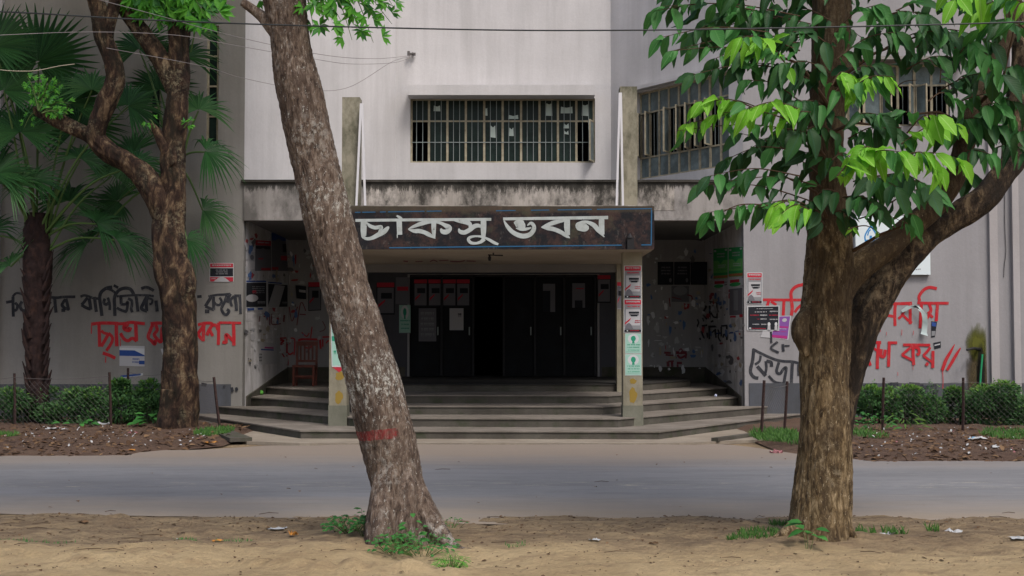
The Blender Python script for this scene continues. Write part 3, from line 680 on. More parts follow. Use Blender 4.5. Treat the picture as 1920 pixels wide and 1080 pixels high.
S2 = [[(85,195,34),(600,188,36),(1345,178,40)],
      [(95,215,14),(140,290,44),(210,360,52),(310,400,58),(400,385,56),(450,330,52),(455,280,44),(420,245,36),(375,275,12)], [(228,268,60),(255,255,95),(290,265,118),(330,270,105),(352,268,30)], [(240,305,10),(300,320,34),(370,315,34),(425,300,12)],
      [(540,295,4),(610,270,40),(700,238,52),(780,222,34),(830,215,24)], [(545,298,6),(620,305,50),(700,320,52),(780,355,50),(850,400,40),(888,425,6)], [(853,200,70),(853,300,70),(862,390,52)],
      [(955,285,30),(975,283,90),(1020,285,112),(1075,300,95),(1115,300,30)], [(975,250,16),(1040,228,26),(1110,238,40),(1180,275,56),(1230,335,50),(1300,412,10)], [(1268,190,66),(1268,300,66),(1280,385,44)]]
writing('lettering', S1, signp, M['letter'], 650, 380, 6.4, cano); writing('lettering', S2, signp, M['letter'], 930, 380, 6.4, cano)
bl = MB(); k = 0
for y_, segs in ((104, ((100, 165), (185, 345), (400, 470), (495, 935), (960, 1140))),):
    for a, b in segs: bl.stroke([(650+a/6.4, 380+(y_+14-14*a/900)/6.4, 1.7), (650+b/6.4, 380+(y_+14-14*b/900)/6.4, 1.7)], signp, .001)
for a, b in ((0, 235), (420, 640), (740, 1150), (1210, 1872)): bl.stroke([(930+a/6.4, 380+(97-a*.014)/6.4, 1.8), (930+b/6.4, 380+(97-b*.014)/6.4, 1.8)], signp, .001)
bl.stroke([(650+510/6.4, 380+541/6.4, 2.2), (930+1510/6.4, 380+510/6.4, 2.2)], signp, .001); bl.stroke([(930+1745/6.4, 380+507/6.4, 2.2), (930+1866/6.4, 380+506/6.4, 2.2)], signp, .001)
bl.stroke([(930+1867/6.4, 380+84/6.4, 2.2), (930+1863/6.4, 380+500/6.4, 2.2)], signp, .0016)
bl.build('blue_border', M['signblue'], cano)
# left wall: black slogan
K1 = [W_(42,90,375,180,360), W_(46,195,290,195,400,200,590), W_(34,190,290,240,240,310,245,390,290), W_(42,225,380,260,420,250,480,215,500), W_(46,330,360,300,430,330,490,380,500),
      W_(42,700,295,850,305,950,295,1130,292), W_(60,730,380,760,400), W_(48,820,320,830,430,840,530), W_(46,980,330,930,410,950,440), W_(46,990,320,1010,400,1030,490), W_(44,930,430,990,470,1040,480), W_(50,920,492,980,495)]
writing('graffiti', K1, front, M['blkpaint'], 0, 520, 8, label='black painted slogan on the left wall, its first word behind the palm')
K2 = [W_(34,150,190,200,172,260,185,330,210,390,215), W_(40,245,200,200,260,165,300), W_(42,165,300,220,335,290,360), W_(46,265,210,280,290,290,365), W_(44,340,190,350,290,365,395),
      W_(46,440,450,425,330,410,210,430,130,500,75,580,60), W_(34,500,80,570,100,620,140), W_(36,600,35,660,70), W_(46,615,450,612,330,610,200,660,110,740,75,820,85,860,140,870,175),
      W_(40,480,215,465,270,500,295,530,270), W_(36,520,200,545,290,545,370), W_(30,640,185,760,175,900,168,1050,170,1140,182), W_(42,695,190,700,290), W_(38,690,290,760,290,790,260,775,370,750,395), W_(38,640,340,700,370,760,390),
      W_(38,790,215,840,240,845,300,835,350,850,400), W_(42,900,180,915,290,925,390), W_(40,970,80,1040,60,1110,90,1140,110), W_(46,1050,180,1000,280,975,350,1050,385), W_(42,1055,180,1040,280,1045,385), W_(30,1070,210,1120,230,1110,280,1080,290), W_(44,1170,240,1185,390)]
writing('graffiti', K2, front, M['blkpaint'], 130, 530, 7.2, label='black painted slogan on the left wall above the red letters')
K3 = [W_(38,790,190,850,185), W_(32,940,185,1060,165,1150,160,1240,150), W_(44,985,185,930,270,900,320), W_(38,900,320,960,345,1020,370), W_(42,1010,190,1010,280,1015,370), W_(50,895,385,955,388), W_(34,1090,200,1120,250,1090,300,1040,290,1020,260),
      W_(40,1190,170,1160,260,1120,350,1150,420,1190,430,1220,385,1190,360), W_(38,1240,150,1210,220,1200,270), W_(36,1290,180,1240,240,1260,320), W_(44,1300,190,1315,290,1320,380), W_(34,1290,175,1384,175), W_(36,1365,180,1372,300,1376,420)]
writing('graffiti', K3, front, M['blkpaint'], 260, 530, 7.2, label='black painted word on the left wall beside the porch corner')
R1 = [W_(44,295,560,450,545,660,550), W_(44,400,570,405,700,410,865), W_(38,430,650,470,680,520,690), W_(44,530,680,490,760,430,860), W_(40,530,680,580,740,570,810,500,920), W_(44,450,950,540,980,620,1020), W_(48,635,560,635,660,640,860),
      W_(42,660,555,760,550,830,535,1020,555), W_(60,790,550,740,610,800,640,820,600), W_(44,690,680,730,750,790,785,850,750,910,790), W_(48,895,560,900,660,905,790), W_(14,300,570,297,690), W_(12,492,1000,488,1080), W_(10,690,760,689,860)]
writing('graffiti', R1, front, M['redpaint'], 130, 530, 7.2, label='red painted first word on the left wall below the black slogan')
R2 = [W_(44,160,555,260,545,375,550), W_(46,190,570,150,660,130,740,180,790,215,830,230,770), W_(44,230,570,250,640,210,700,250,760,300,800,310,700,315,620,350,610,390,680), W_(40,800,570,870,550,960,545,1000,560),
      W_(44,890,560,800,690), W_(40,800,690,840,750,880,780), W_(44,880,570,875,680,870,790), W_(44,1000,560,950,640,920,710), W_(40,960,640,1000,720), W_(42,1000,570,1050,580,1070,640), W_(42,1080,540,1080,690,1075,840), W_(34,1080,540,1200,540,1384,545), W_(46,1280,550,1285,690,1285,850), W_(44,1130,800,1180,800,1180,700,1230,740,1290,800)]
writing('graffiti', R2, front, M['redpaint'], 260, 530, 7.2, label='red painted words on the left wall beside the forked tree')
# right wall red
R3 = [W_(26,290,222,400,222,495,218), W_(24,270,270,250,310,340,330), W_(26,355,225,350,300,352,410), W_(20,300,265,260,275), W_(22,440,260,410,320,380,350), W_(22,420,320,460,360,495,385), W_(26,478,215,480,300,480,395),
      W_(26,705,95,640,85,590,110,555,160,560,200), W_(24,540,215,640,218,805,218), W_(26,575,220,570,320,563,430), W_(24,640,225,655,280,620,350), W_(22,630,290,670,340), W_(26,712,225,705,300,700,370),
      W_(26,190,550,235,550), W_(26,215,560,205,660,203,772), W_(20,165,590,200,620), W_(28,235,605,232,660,260,665,270,610), W_(24,130,700,145,745), W_(24,290,552,370,552), W_(26,305,555,300,650,297,755),
      W_(24,420,570,530,570,650,572), W_(22,500,580,450,620,410,655), W_(22,410,655,460,680,500,700), W_(26,505,580,505,660,510,740), W_(26,520,590,550,600,555,640,535,655), W_(22,650,590,620,630,590,660), W_(20,590,660,630,690,670,720), W_(26,672,620,672,690,670,765), W_(30,612,725,632,740),
      [(855,565,6),(820,630,22),(780,700,28),(752,785,26)], [(905,595,10),(870,650,24),(830,720,26),(790,785,22)], W_(6,752,785,757,860,755,950), W_(4,230,370,229,460), W_(4,410,440,408,490), W_(4,505,740,504,780), W_(4,280,460,279,490), W_(4,508,450,504,488), W_(4,375,800,376,830)]
writing('graffiti', R3, front, M['redpaint'], 1600, 520, 4.5, label='red painted slogan ending in two slashes on the right wall')
R4 = [W_(24,190,150,380,152,548,152), W_(26,240,160,225,220), W_(22,260,165,310,195), W_(26,375,160,372,230,368,290), W_(28,548,15,480,35,440,80,440,150,448,220,440,290), W_(24,548,180,500,220,470,260)]
writing('graffiti', R4, front, M['redpaint'], 1390, 530, 4.69, label='red painted letters on the right wall above the black poster')
K4 = [W_(30,110,580,100,680,80,780,110,830,150,840), W_(24,100,585,180,625,280,670,360,690,450,695,510,710), W_(22,170,640,160,690,120,720), W_(30,140,735,180,780,215,820), W_(24,215,690,220,750,210,800), W_(30,220,690,260,700,265,740), W_(26,330,700,310,780,340,800,370,760,395,750,385,820,375,880),
      W_(22,240,820,300,875,380,885), W_(28,450,700,445,780,440,890), W_(26,505,720,505,820), W_(26,430,900,440,960,500,900), W_(26,440,1050,500,990,480,920),
      W_(20,320,520,260,575,330,615), W_(24,365,540,370,605), W_(14,380,555,425,555), W_(18,260,430,265,530)]
writing('graffiti', K4, front, M['blkpaint'], 1390, 530, 4.69, label='black painted looping letters on the right wall by the porch corner')
K5 = [W_(34,80,930,130,910), W_(30,125,915,115,1030), W_(28,60,990,100,940), W_(34,180,890,182,1010), W_(34,240,950,300,910,380,900), W_(28,330,900,330,950), W_(30,470,900,560,905), W_(34,480,900,480,960), W_(34,575,900,575,960), W_(26,500,940,560,920), W_(30,600,920,600,990), W_(24,610,930,690,920), W_(30,690,900,690,990)]
writing('graffiti', K5, plane((0, YW-.02, 0), (0, -1, 0), .004), M['blkpaint'], 1600, 520, 4.5, label='black painted letters on the plinth behind the right hedge')
K6 = [W_(26,370,680,400,700,430,670), W_(30,480,690,520,700), W_(28,840,590,850,660), W_(30,870,590,920,600), W_(30,1070,610,1090,620), W_(26,1150,620,1160,660), W_(26,1190,620,1200,650), W_(20,300,640,280,700)]
writing('graffiti', K6, plane((0, YW-.02, 0), (0, -1, 0), .004), M['blkpaint'], 200, 480+((600-480)), 4.91, label='black letter tips on the plinth behind the left hedge')
# porch writing
Q1 = [W_(16,90,365,190,375), W_(14,60,380,40,520), W_(16,195,380,200,540), W_(16,230,370,230,520,360,515), W_(26,410,390,400,490), W_(14,480,270,520,480,600,270), W_(14,590,540,650,210,720,330), W_(16,630,380,720,385), W_(12,960,480,1000,560,980,610,920,630)]
writing('graffiti', Q1, recess, M['redpaintdim'], 480, 540, 7.71, label='faint red latin capitals ALWA on the porch side wall')
Q2 = [W_(20,345,725,440,722), W_(28,350,750,400,760,360,800), W_(20,400,800,360,890,410,1000), W_(24,450,735,445,990), W_(18,500,725,560,750,550,970), W_(20,480,770,490,810), W_(22,450,930,490,960,540,930), W_(30,610,760,680,740,900,745), W_(24,680,800,720,860,790,860,810,790), W_(16,660,640,730,700,770,650), W_(16,810,560,790,720), W_(28,925,740,935,880), W_(24,960,710,1090,705), W_(22,965,740,965,850), W_(20,1010,800,1050,760,1085,820)]
writing('graffiti', Q2, recess, M['redpaint'], 480, 540, 7.71, label='red painted Bengali words behind the wooden chair')
Q3 = [W_(20,635,130,720,115,835,125), W_(24,650,180,680,180,640,240), W_(22,670,240,640,290,690,350), W_(26,725,100,725,350), W_(22,820,130,825,340), W_(20,770,160,770,210), W_(22,740,260,780,320,830,320), W_(18,630,330,645,380), W_(20,560,350,575,400,560,440,590,470), W_(24,575,520,600,520), W_(22,590,600,600,630),
      W_(24,620,440,690,430), W_(24,650,450,620,520,650,600,690,590,690,530), W_(28,705,450,850,445), W_(26,720,460,720,620), W_(24,740,385,775,370), W_(18,760,530,790,500,800,560), W_(22,800,480,810,600), W_(20,830,480,850,530,840,590,870,650), W_(20,880,450,880,580), W_(24,880,440,965,435), W_(24,955,440,955,630), W_(18,905,600,920,550,955,600), W_(16,1005,620,1010,655)]
writing('graffiti', Q3, recess, M['blkpaint'], 1230, 550, 7.2, label='black painted two line slogan on the right porch wall')
Q4 = [W_(30,110,800,200,805), W_(24,130,830,240,840), W_(40,270,800,415,800), W_(30,290,830,330,870,400,840), W_(14,310,770,340,750,370,790), W_(26,410,810,400,880), W_(40,160,920,165,990), W_(34,215,920,220,1000), W_(24,165,920,240,915), W_(34,280,940,350,940), W_(26,290,960,300,1020,350,1010), W_(18,420,20,480,40,490,100), W_(14,180,60,190,180), W_(14,210,50,340,80)]
writing('graffiti', Q4, recess, M['redpaintdim'], 1230, 550, 7.2, label='small red two line slogan low on the porch back wall')
sof = plane((0, 0, CZ0), (0, 0, -1), .004)
Q5 = [W_(7,455,377,480,379), W_(5,520,380,560,378), W_(6,600,380,620,372,640,380), W_(5,650,375,700,372), W_(6,710,378,760,380,790,374), W_(5,800,376,850,378)]
writing('graffiti', Q5, sof, M['redpaintdim'], 600, 360, 2.909, cano, label='faint red writing on the canopy underside')

# ============================================================ POSTERS
paper = lambda n_, c: flat('paper_'+n_, c, .8, .15)
PM = [paper('white', (.50, .52, .54)), paper('red', (.42, .03, .05)), paper('black', (.018, .02, .026)), paper('grey', (.22, .225, .24)), paper('pale_grey', (.40, .40, .42)), paper('green', (.04, .33, .10)), paper('light_green', (.15, .48, .13)),
      paper('mint', (.30, .50, .43)), paper('teal', (.03, .26, .16)), paper('purple', (.20, .08, .30)), paper('blue', (.03, .07, .25)), paper('orange', (.40, .17, .07)), paper('magenta', (.35, .03, .18)), paper('dim', (.14, .14, .16))]
PW, PRd, PK, PG, PLG, PGR, PLGR, PMI, PTE, PPU, PBL, POR, PMA, PDI = range(14)
PLACED = []
def poster(q, fn, items, label, cat='poster', group=None, base=PW, name='poster', lift=.003, shift=None):
    """q: tl,tr,br,bl in photo px; items: list of (u0,v0,u1,v1,colour) rects, ('t',...) text rows, ('s', pts, w, colour) strokes"""
    PLACED.append(q); mb = MB()
    def at(u_, v_, e):
        x = (q[0][0]*(1-u_)+q[1][0]*u_)*(1-v_)+(q[3][0]*(1-u_)+q[2][0]*u_)*v_
        y = (q[0][1]*(1-u_)+q[1][1]*u_)*(1-v_)+(q[3][1]*(1-u_)+q[2][1]*u_)*v_
        return fn(x, y, lift+e)
    N = 5
    pts = [[at(i/N, j/N, (0 if 0 < i < N and 0 < j < N else .0)) for i in range(N+1)] for j in range(N+1)]
    mb.add([p for r in pts for p in r], [(j*(N+1)+i, (j+1)*(N+1)+i, (j+1)*(N+1)+i+1, j*(N+1)+i+1) for j in range(N) for i in range(N)], base)
    # paper edge thickness
    e0 = [at(u_, v_, 0) for u_, v_ in ((0,0),(1,0),(1,1),(0,1))]; e1 = [at(u_, v_, -.0028) for u_, v_ in ((0,0),(1,0),(1,1),(0,1))]
    mb.add(e0+e1, [(0,1,5,4),(1,2,6,5),(2,3,7,6),(3,0,4,7)], base)
    for i, it in enumerate(items):
        e = .0012+.0007*i
        if it[0] == 't':
            _, u0, v0, u1, v1, rows_, c = it
            for r in range(rows_):
                va = v0+(v1-v0)*(r+.1)/rows_; vb = v0+(v1-v0)*(r+.75)/rows_; u_ = u0+U(0, .08)*(u1-u0)
                while u_ < u1-.03*(u1-u0):
                    wd = U(.05, .12)*(u1-u0)
                    ub = min(u1, u_+wd)
                    # a small glyph: top bar plus one or two drops
                    mb.add([at(u_, va, e), at(ub, va, e), at(ub, va+(vb-va)*.38, e), at(u_, va+(vb-va)*.38, e)], [(0,3,2,1)], c)
                    for k in range(2):
                        uu = u_+(ub-u_)*(.12+.5*k+U(0, .1)); uw = (ub-u_)*.28; vv_ = vb-(vb-va)*U(0, .3)
                        mb.add([at(uu, va+(vb-va)*.38, e), at(uu+uw, va+(vb-va)*.38, e), at(uu+uw*.8, vv_, e), at(uu, vv_, e)], [(0,3,2,1)], c)
                    u_ = ub+.012*(u1-u0)+(U(0, 1) < .2)*.05*(u1-u0)
        elif it[0] == 'p':
            _, pl, c = it; mb.add([at(a, b, e) for a, b in pl], [tuple(range(len(pl)))[::-1]], c)
        elif it[0] == 'c':
            _, cu, cv, ru, rv, c = it; mb.add([at(cu+ru*math.cos(t*math.pi/6), cv+rv*math.sin(t*math.pi/6), e) for t in range(12)], [tuple(range(12))[::-1]], c)
        else:
            u0, v0, u1, v1, c = it; mb.add([at(u0,v0,e),at(u1,v0,e),at(u1,v1,e),at(u0,v1,e)], [(0,3,2,1)], c)
    o = mb.build(name, PM, label=label); o['category'] = cat
    if group: o['group'] = group
    return o
def rect(x0, y0, x1, y1, dy=0): return [(x0,y0),(x1,y0+dy),(x1,y1+dy),(x0,y1)]
def rally(): return [(.04,.02,.96,.155,PRd), ('t',.10,.045,.90,.13,1,PLG), (.04,.16,.96,.90,PG), (.12,.30,.90,.78,PLG), ('t',.16,.19,.88,.27,1,PRd), ('t',.30,.36,.85,.52,2,PK), (.28,.37,.84,.43,PK), (.40,.46,.76,.51,PK),
                     ('p',[(.06,.76),(.06,.70),(.40,.55),(.36,.62)],PRd), ('p',[(.08,.88),(.16,.74),(.30,.70),(.42,.76),(.52,.88)],PDI), ('t',.60,.62,.92,.72,2,PRd), (.04,.905,.96,.975,PK), ('t',.3,.92,.85,.965,1,PRd), ('c',.2,.94,.04,.02,PW)]
def leader(): return [(.02,.02,.98,.98,PMI), ('c',.5,.27,.34,.24,PW), ('c',.5,.26,.15,.14,PTE), ('p',[(.44,.36),(.56,.36),(.58,.50),(.42,.50)],PTE), ('t',.08,.53,.92,.62,1,PTE), ('t',.14,.66,.86,.74,1,PTE), (.05,.79,.95,.90,PMI), ('t',.12,.80,.88,.88,1,PTE)]
def greenp(): return [(.02,.01,.98,.99,PLGR), (.02,.01,.98,.40,PGR), ('p',[(.25,.36),(.5,.52),(.75,.36)],PGR), ('c',.14,.09,.08,.035,PW), ('c',.86,.07,.08,.035,PW), ('t',.25,.16,.78,.34,2,PLG), ('t',.3,.54,.85,.66,2,PW), ('t',.2,.68,.9,.74,1,PGR), (.02,.80,.98,.88,PGR), (.02,.89,.98,.97,POR)]
def blackp(): return [(.03,.03,.97,.97,PK), ('t',.25,.10,.80,.14,1,PLG), ('t',.22,.22,.64,.29,1,PLG), ('t',.68,.20,.95,.28,1,PLG), ('t',.08,.35,.36,.42,1,PRd), ('t',.38,.35,.62,.43,1,PW), ('t',.68,.36,.95,.42,1,PRd), ('t',.30,.52,.38,.57,1,PRd), ('t',.40,.51,.60,.58,1,PW), ('t',.68,.52,.95,.60,1,PLG), ('t',.16,.72,.38,.80,1,PLG), ('t',.42,.72,.60,.80,1,PLG), ('t',.14,.90,.58,.95,1,PRd),
                      ('c',.68,.74,.045,.08,PW), ('p',[(.64,.80),(.72,.80),(.73,.97),(.63,.97)],PLG), ('c',.90,.74,.045,.08,PW), ('p',[(.86,.80),(.94,.80),(.95,.97),(.85,.97)],PLG), ('c',.09,.91,.04,.04,PLG)]
pil = plane((0, YP, 0), (0, -1, 0), .001)
poster(rect(1170,498,1203,560), pil, rally(), 'topmost red and grey rally poster on the right porch pillar', group='posters pasted on the right pillar')
poster(rect(1169.5,561,1203.5,624), pil, rally(), 'lower red and grey rally poster on the right porch pillar, above the mint ones', group='posters pasted on the right pillar')
poster(rect(1172,625,1203,663), pil, leader(), 'upper mint green portrait poster on the right porch pillar', group='posters pasted on the right pillar')
poster(rect(1172,664,1203,704), pil, leader(), 'lowest mint green portrait poster on the right porch pillar', group='posters pasted on the right pillar')
poster([(619,560),(648,560),(650,688),(622,688)], pil, [(.05,.02,.95,.98,PMI), ('t',.1,.1,.9,.35,2,PTE), (.05,.55,.95,.62,PTE), ('t',.1,.75,.9,.85,1,PTE)], 'tall mint green poster on the left porch pillar behind the leaning trunk')
MB().add([pil(623,688.5,.003),pil(648,688.5,.003),pil(636,698,.003)], [(0,2,1)]).build('poster_remnant', PM[PRd]).__setitem__('label', 'red pointed scrap of paper under the mint poster on the left pillar'); bpy.data.objects['poster_remnant']['category'] = 'poster scrap'
for (x0,y0,x1,y1,c,lb) in ((1178,712,1198,728,(.30,.19,.03),'u'),(1180,740,1196,758,(.26,.17,.03),'l')):
    pass
# mustard paint blotches on pillar feet
pa = flat('mustard_stain', (.25, .17, .035), .9)
def blot(fn, cx, cy, rx, ry, mat, name, label=None, e=.001, parent=B, n=26, k=0):
    mb = MB(); pts_ = []
    for t in range(n):
        a = 2*math.pi*t/n; r_ = 1+.35*noise.noise(Vector((math.cos(a)*1.5+k, math.sin(a)*1.5, cx*.1)))+.15*noise.noise(Vector((math.cos(a)*5+k, math.sin(a)*5, cy*.1)))
        pts_.append(fn(cx+rx*r_*math.cos(a), cy+ry*r_*math.sin(a), e))
    mb.add(pts_, [tuple(range(n))]); return mb.build(name, mat, parent, label=label)
for cx, cy, rx, ry in ((1187,715,6,5),(1187,742,7,14),(637,705,8,8),(635,745,7,12)): blot(pil, cx, cy, rx, ry, pa, 'stain')
recp = recess
poster(rect(1337,466,1365,524,-2), recp, greenp(), 'left one of the two green posters on the right porch wall', group='green posters on the right porch wall')
poster(rect(1365.5,464,1393,520,-2), recp, greenp(), 'right one of the two green posters, at the porch wall corner', group='green posters on the right porch wall')
poster([(1337,526),(1363,525),(1363,538),(1337,540)], recp, [(.1,.1,.8,.5,PRd), ('c',.4,.8,.35,.25,PGR), ('t',.8,.2,1,.9,2,PK)], 'torn red headed scrap below the left green poster', 'poster scrap')
poster([(1366,524),(1393,521),(1393,535),(1366,538)], recp, [(.1,.1,.75,.5,PRd), ('c',.45,.75,.4,.28,PGR)], 'torn red headed scrap below the right green poster', 'poster scrap')
poster([(1366,540),(1393,537),(1393,596),(1366,597)], recp, [(.0,.05,.12,.35,PRd), (.06,.04,.95,.9,PDI), (.35,.1,.65,.75,PG), (.75,.88,.98,.98,PRd), (.1,.92,.5,.98,PRd)], 'tall peeled grey poster with red corners under the green posters')
poster(rect(1400,511,1429.5,570), front, rally(), 'red and grey rally poster on the right wall above the black poster')
poster([(1440,593),(1483,592),(1478,637),(1426,632)], front, [(.02,.02,.97,.97,PPU), (.1,.45,.95,.52,PMA), ('t',.2,.54,.9,.60,1,PLG), ('t',.2,.66,.9,.72,1,PMA), ('c',.75,.18,.1,.08,PLG), (.0,.85,.95,.97,PMA), (.0,.5,.38,1.0,PLG)], 'purple poster half hidden behind the black poster on the right wall', lift=.001)
poster([(1401,574),(1461.5,573),(1461,620),(1401,619.5)], front, blackp(), 'wide black poster with white border on the right wall', lift=.012)
# left wall posters
poster(rect(393,493,438,528), front, [(.02,.03,.98,.24,PRd), ('t',.1,.08,.9,.2,1,PLG), (.02,.28,.98,.72,PK), ('t',.25,.35,.75,.65,3,PG), (.02,.76,.98,.99,PRd), ('p',[(.15,1.01),(.35,.80),(.5,.74),(.65,.80),(.85,1.01)],PLG), ('t',.06,.80,.25,.92,1,PLG)], 'small red and black notice on the left wall near the porch corner')
poster([(224,648),(271,649),(271,687),(224,686)], front, [(.0,.22,1,.5,PBL), ('p',[(0,.22),(.6,.22),(1,.45),(1,.12),(0,.1)],PW), ('t',.5,.6,.8,.9,2,PBL), (.78,.72,1,.9,PBL)], 'torn white and blue paper on the left wall above the hedge', base=PLG)
poster([(226,704),(268,700),(268,704),(226,709)], front, [(.0,.0,.9,.8,PBL)], 'thin blue paper strip low on the left wall behind the netting', 'poster scrap')
poster([(301,654),(318,653),(316,676),(306,670)], front, [], 'small white scrap left of the forked tree trunk', 'poster scrap', base=PLG)
# left porch side wall
poster([(461,526),(500,526),(500,576),(461,577)], recp, [(.02,.0,.98,.06,PBL), (.02,.08,.98,.98,PK), ('t',.3,.2,.9,.5,4,PG), ('c',.3,.65,.3,.14,PLG), ('t',.55,.75,.95,.95,1,PG), ('t',.3,.35,.5,.55,1,PRd)], 'dark poster with blue header nearest the left porch corner')
poster([(502,528),(540,531),(540,576),(502,577)], recp, [(.02,.0,.7,.05,PBL), (.02,.08,.98,.98,PK), ('p',[(.0,.98),(.35,.1),(.85,.12),(.55,.98)],PLG), ('t',.7,.75,.95,.95,1,PG)], 'dark poster slashed by a pale tear on the left porch wall')
poster([(479,450),(508,452),(509,508),(478,508)], recp, [(.0,.0,1,.16,PRd), ('t',.1,.04,.9,.13,1,PLG), (.05,.18,.95,.28,PK), ('c',.5,.55,.4,.3,PDI), (.2,.58,.5,.62,PRd), (.38,.9,.95,.98,PRd)], 'torn poster with red header high on the left porch wall', base=PDI)
poster([(509,436),(535,438),(540,508),(510,508)], recp, [(.0,.0,1,.2,PBL), ('c',.5,.4,.4,.25,PDI), (.75,.28,1,.5,PK), (.6,.6,1,.72,PRd), (.0,.9,.4,.97,PRd)], 'torn poster with blue top high on the left porch wall', base=PDI)
poster([(461,472),(478,473),(477,490),(461,487)], recp, [('c',.7,.6,.22,.3,PDI)], 'small pale scrap beside the torn red poster, left porch corner', 'poster scrap', base=PLG)
poster([(486,641),(520,644),(520,682),(486,684)], recp, [(.3,.2,.8,.27,PMA), (.1,.3,.8,.36,PBL), ('t',.0,.5,.15,.9,3,PK)], 'pale worn sheet with a blue line low on the left porch wall', base=PLG)
poster([(464,577),(496,577),(496,581),(464,583)], recp, [(.0,.1,.4,.9,PBL), (.6,.1,.9,.8,PBL)], 'white and blue strip under the nearest dark poster', 'poster scrap')
poster([(578,529),(602,529),(602,582),(578,583)], recp, [(.02,.0,.98,.16,PRd), (.05,.18,.95,.97,PDI), (.3,.3,.8,.55,PK), ('p',[(.1,.75),(.1,.66),(.45,.52),(.4,.6)],PRd)], 'dim rally poster on the porch back wall left of the leaning trunk', base=PK)
poster([(554,535),(574,537),(574,561),(556,559)], recp, [(.3,.3,.95,.5,PLG)], 'black meter box on the porch wall above the red letters', 'meter box', base=PK, name='meter_box', lift=.06)
# back wall posters
def dimr(): return [(.02,.0,.98,.14,PRd), (.05,.16,.95,.95,PDI), (.25,.32,.85,.50,PK), ('p',[(.1,.78),(.1,.68),(.5,.52),(.45,.6)],PRd)]  # rally poster in darkened colours, the porch shade put into its print
doorp = plane((0, YB+.088, 0), (0, -1, 0), .002)
for k, (x, lb) in enumerate(((776, 'leftmost'), (803, 'second from the left'), (830, 'third from the left'), (856, 'rightmost'))):
    poster(rect(x, 524, x+25, 575), doorp, dimr(), 'dim rally poster on the porch doors, %s of the row of four' % lb, group='rally posters in a row on the porch doors', base=PK)
poster(rect(843,578,869,619), doorp, [('t',.6,.2,.85,.5,1,PK)], 'plain white sheet on the second porch door', base=PLG)
poster(rect(785,578,818,640), doorp, [('t',.1,.1,.9,.9,5,PG)], 'brownish notice on the leftmost porch door', base=PDI)
poster(rect(1018,532,1041,585), doorp, [(.0,.25,.6,1.0,PK)], 'ragged pale scrap on the door right of the dark opening', base=PDI)
poster(rect(1073,531,1097,577), doorp, [(.2,.7,.8,1.0,PK), (.3,.2,.9,.24,PRd)], 'ragged pale scrap on the rightmost porch door', base=PDI)
poster(rect(1120,516,1145,568), backp, dimr(), 'dim rally poster on the wall right of the porch doors', base=PK)
poster(rect(742,520,768,570), backp, [(.1,.35,.9,.5,PRd)], 'pale peeling sheet on the wall left of the porch doors', base=PDI)
poster(rect(748,571,770,625), backp, leader(), 'dim mint portrait poster left of the porch doors', base=PDI)
poster(rect(706,530,740,590), backp, dimr(), 'dim red topped poster just right of the leaning trunk', base=PK)
for a, b, lb in ((1233,1263,'left'),(1264,1294,'middle'),(1295,1326,'right')):
    poster(rect(a,491,b,534), recp, [(.03,.03,.97,.97,PK), ('t',.2,.2,.8,.6,3,PDI), ('c',.8,.8,.08,.1,PDI)], 'black poster on the porch back wall, %s of three side by side' % lb, group='three black posters on the porch back wall', base=PK)
poster([(1283,437),(1316,433),(1316,452),(1300,448),(1283,455)][:4], recp, [(.05,.1,.95,.5,PRd)], 'torn dark red scrap high on the porch back wall', 'poster scrap', base=PK)
poster(rect(1259,536,1292,566), recp, [('c',.5,.3,.4,.3,PG)], 'grey pasted sheet below the black posters on the back wall', base=PDI)
poster([(1339,623),(1353,622),(1353,627),(1339,628)], recp, [(.1,.2,.9,.8,PBL)], 'blue strip left of the corner on the right porch wall', 'poster scrap')
poster([(1365,622),(1376,621),(1376,626),(1365,627)], recp, [(.1,.2,.9,.8,PBL)], 'short blue strip under the tall peeled poster', 'poster scrap')
rp = plane((0, YW-.4, 0), (0, -1, 0), .001)
poster(rect(1157,529,1167,580), rp, dimr(), 'edge of a rally poster on the rear pillar beside the front pillar', base=PG)
# layers of torn paper left on the porch walls
for sgn, x_a, x_b, ya, yb, nn in ((0, 460, 600, 440, 690, 240), (1, 1215, 1394, 470, 720, 300)):
    mb = MB(); k = 0
    for i in range(nn):
        px, py = U(x_a, x_b), U(ya, yb)
        if sgn and R() < .35: px = U(1330, 1392)
        if not sgn and R() < .4: px = U(460, 530)
        if any(q0[0][0]-2 < px < q0[1][0]+2 and q0[0][1]-3 < py < q0[2][1]+3 for q0 in PLACED): continue
        rx, ry = U(1.0, 9)*U(.4, 1), U(1.0, 12)*U(.4, 1); nv = 9; a0 = U(0, 6)
        pts_ = []
        for t in range(nv):
            a = 6.283*t/nv; r0 = U(.45, 1.15); pts_.append(recess(px+rx*r0*math.cos(a+a0), py+ry*r0*math.sin(a+a0), .0008+.00006*i))
        if max(p.y for p in pts_)-min(p.y for p in pts_) > 1.2: continue
        mb.add(pts_, [tuple(range(nv)) if False else tuple(range(nv))[::-1]], random.choice((0, 0, 0, 1, 1, 1, 1, 2, 3)) if R() < .8 else random.choice((4, 5)))
    mb.build('paper_remnant', [flat('remnant_pale_%d' % sgn, (.62, .63, .66)), flat('remnant_grey_%d' % sgn, (.42, .42, .44)), flat('remnant_dark_%d' % sgn, (.12, .12, .13)), flat('remnant_tan_%d' % sgn, (.33, .29, .22)), flat('remnant_red_%d' % sgn, (.34, .05, .06)), flat('remnant_blue_%d' % sgn, (.08, .15, .33))], B, kind='stuff')
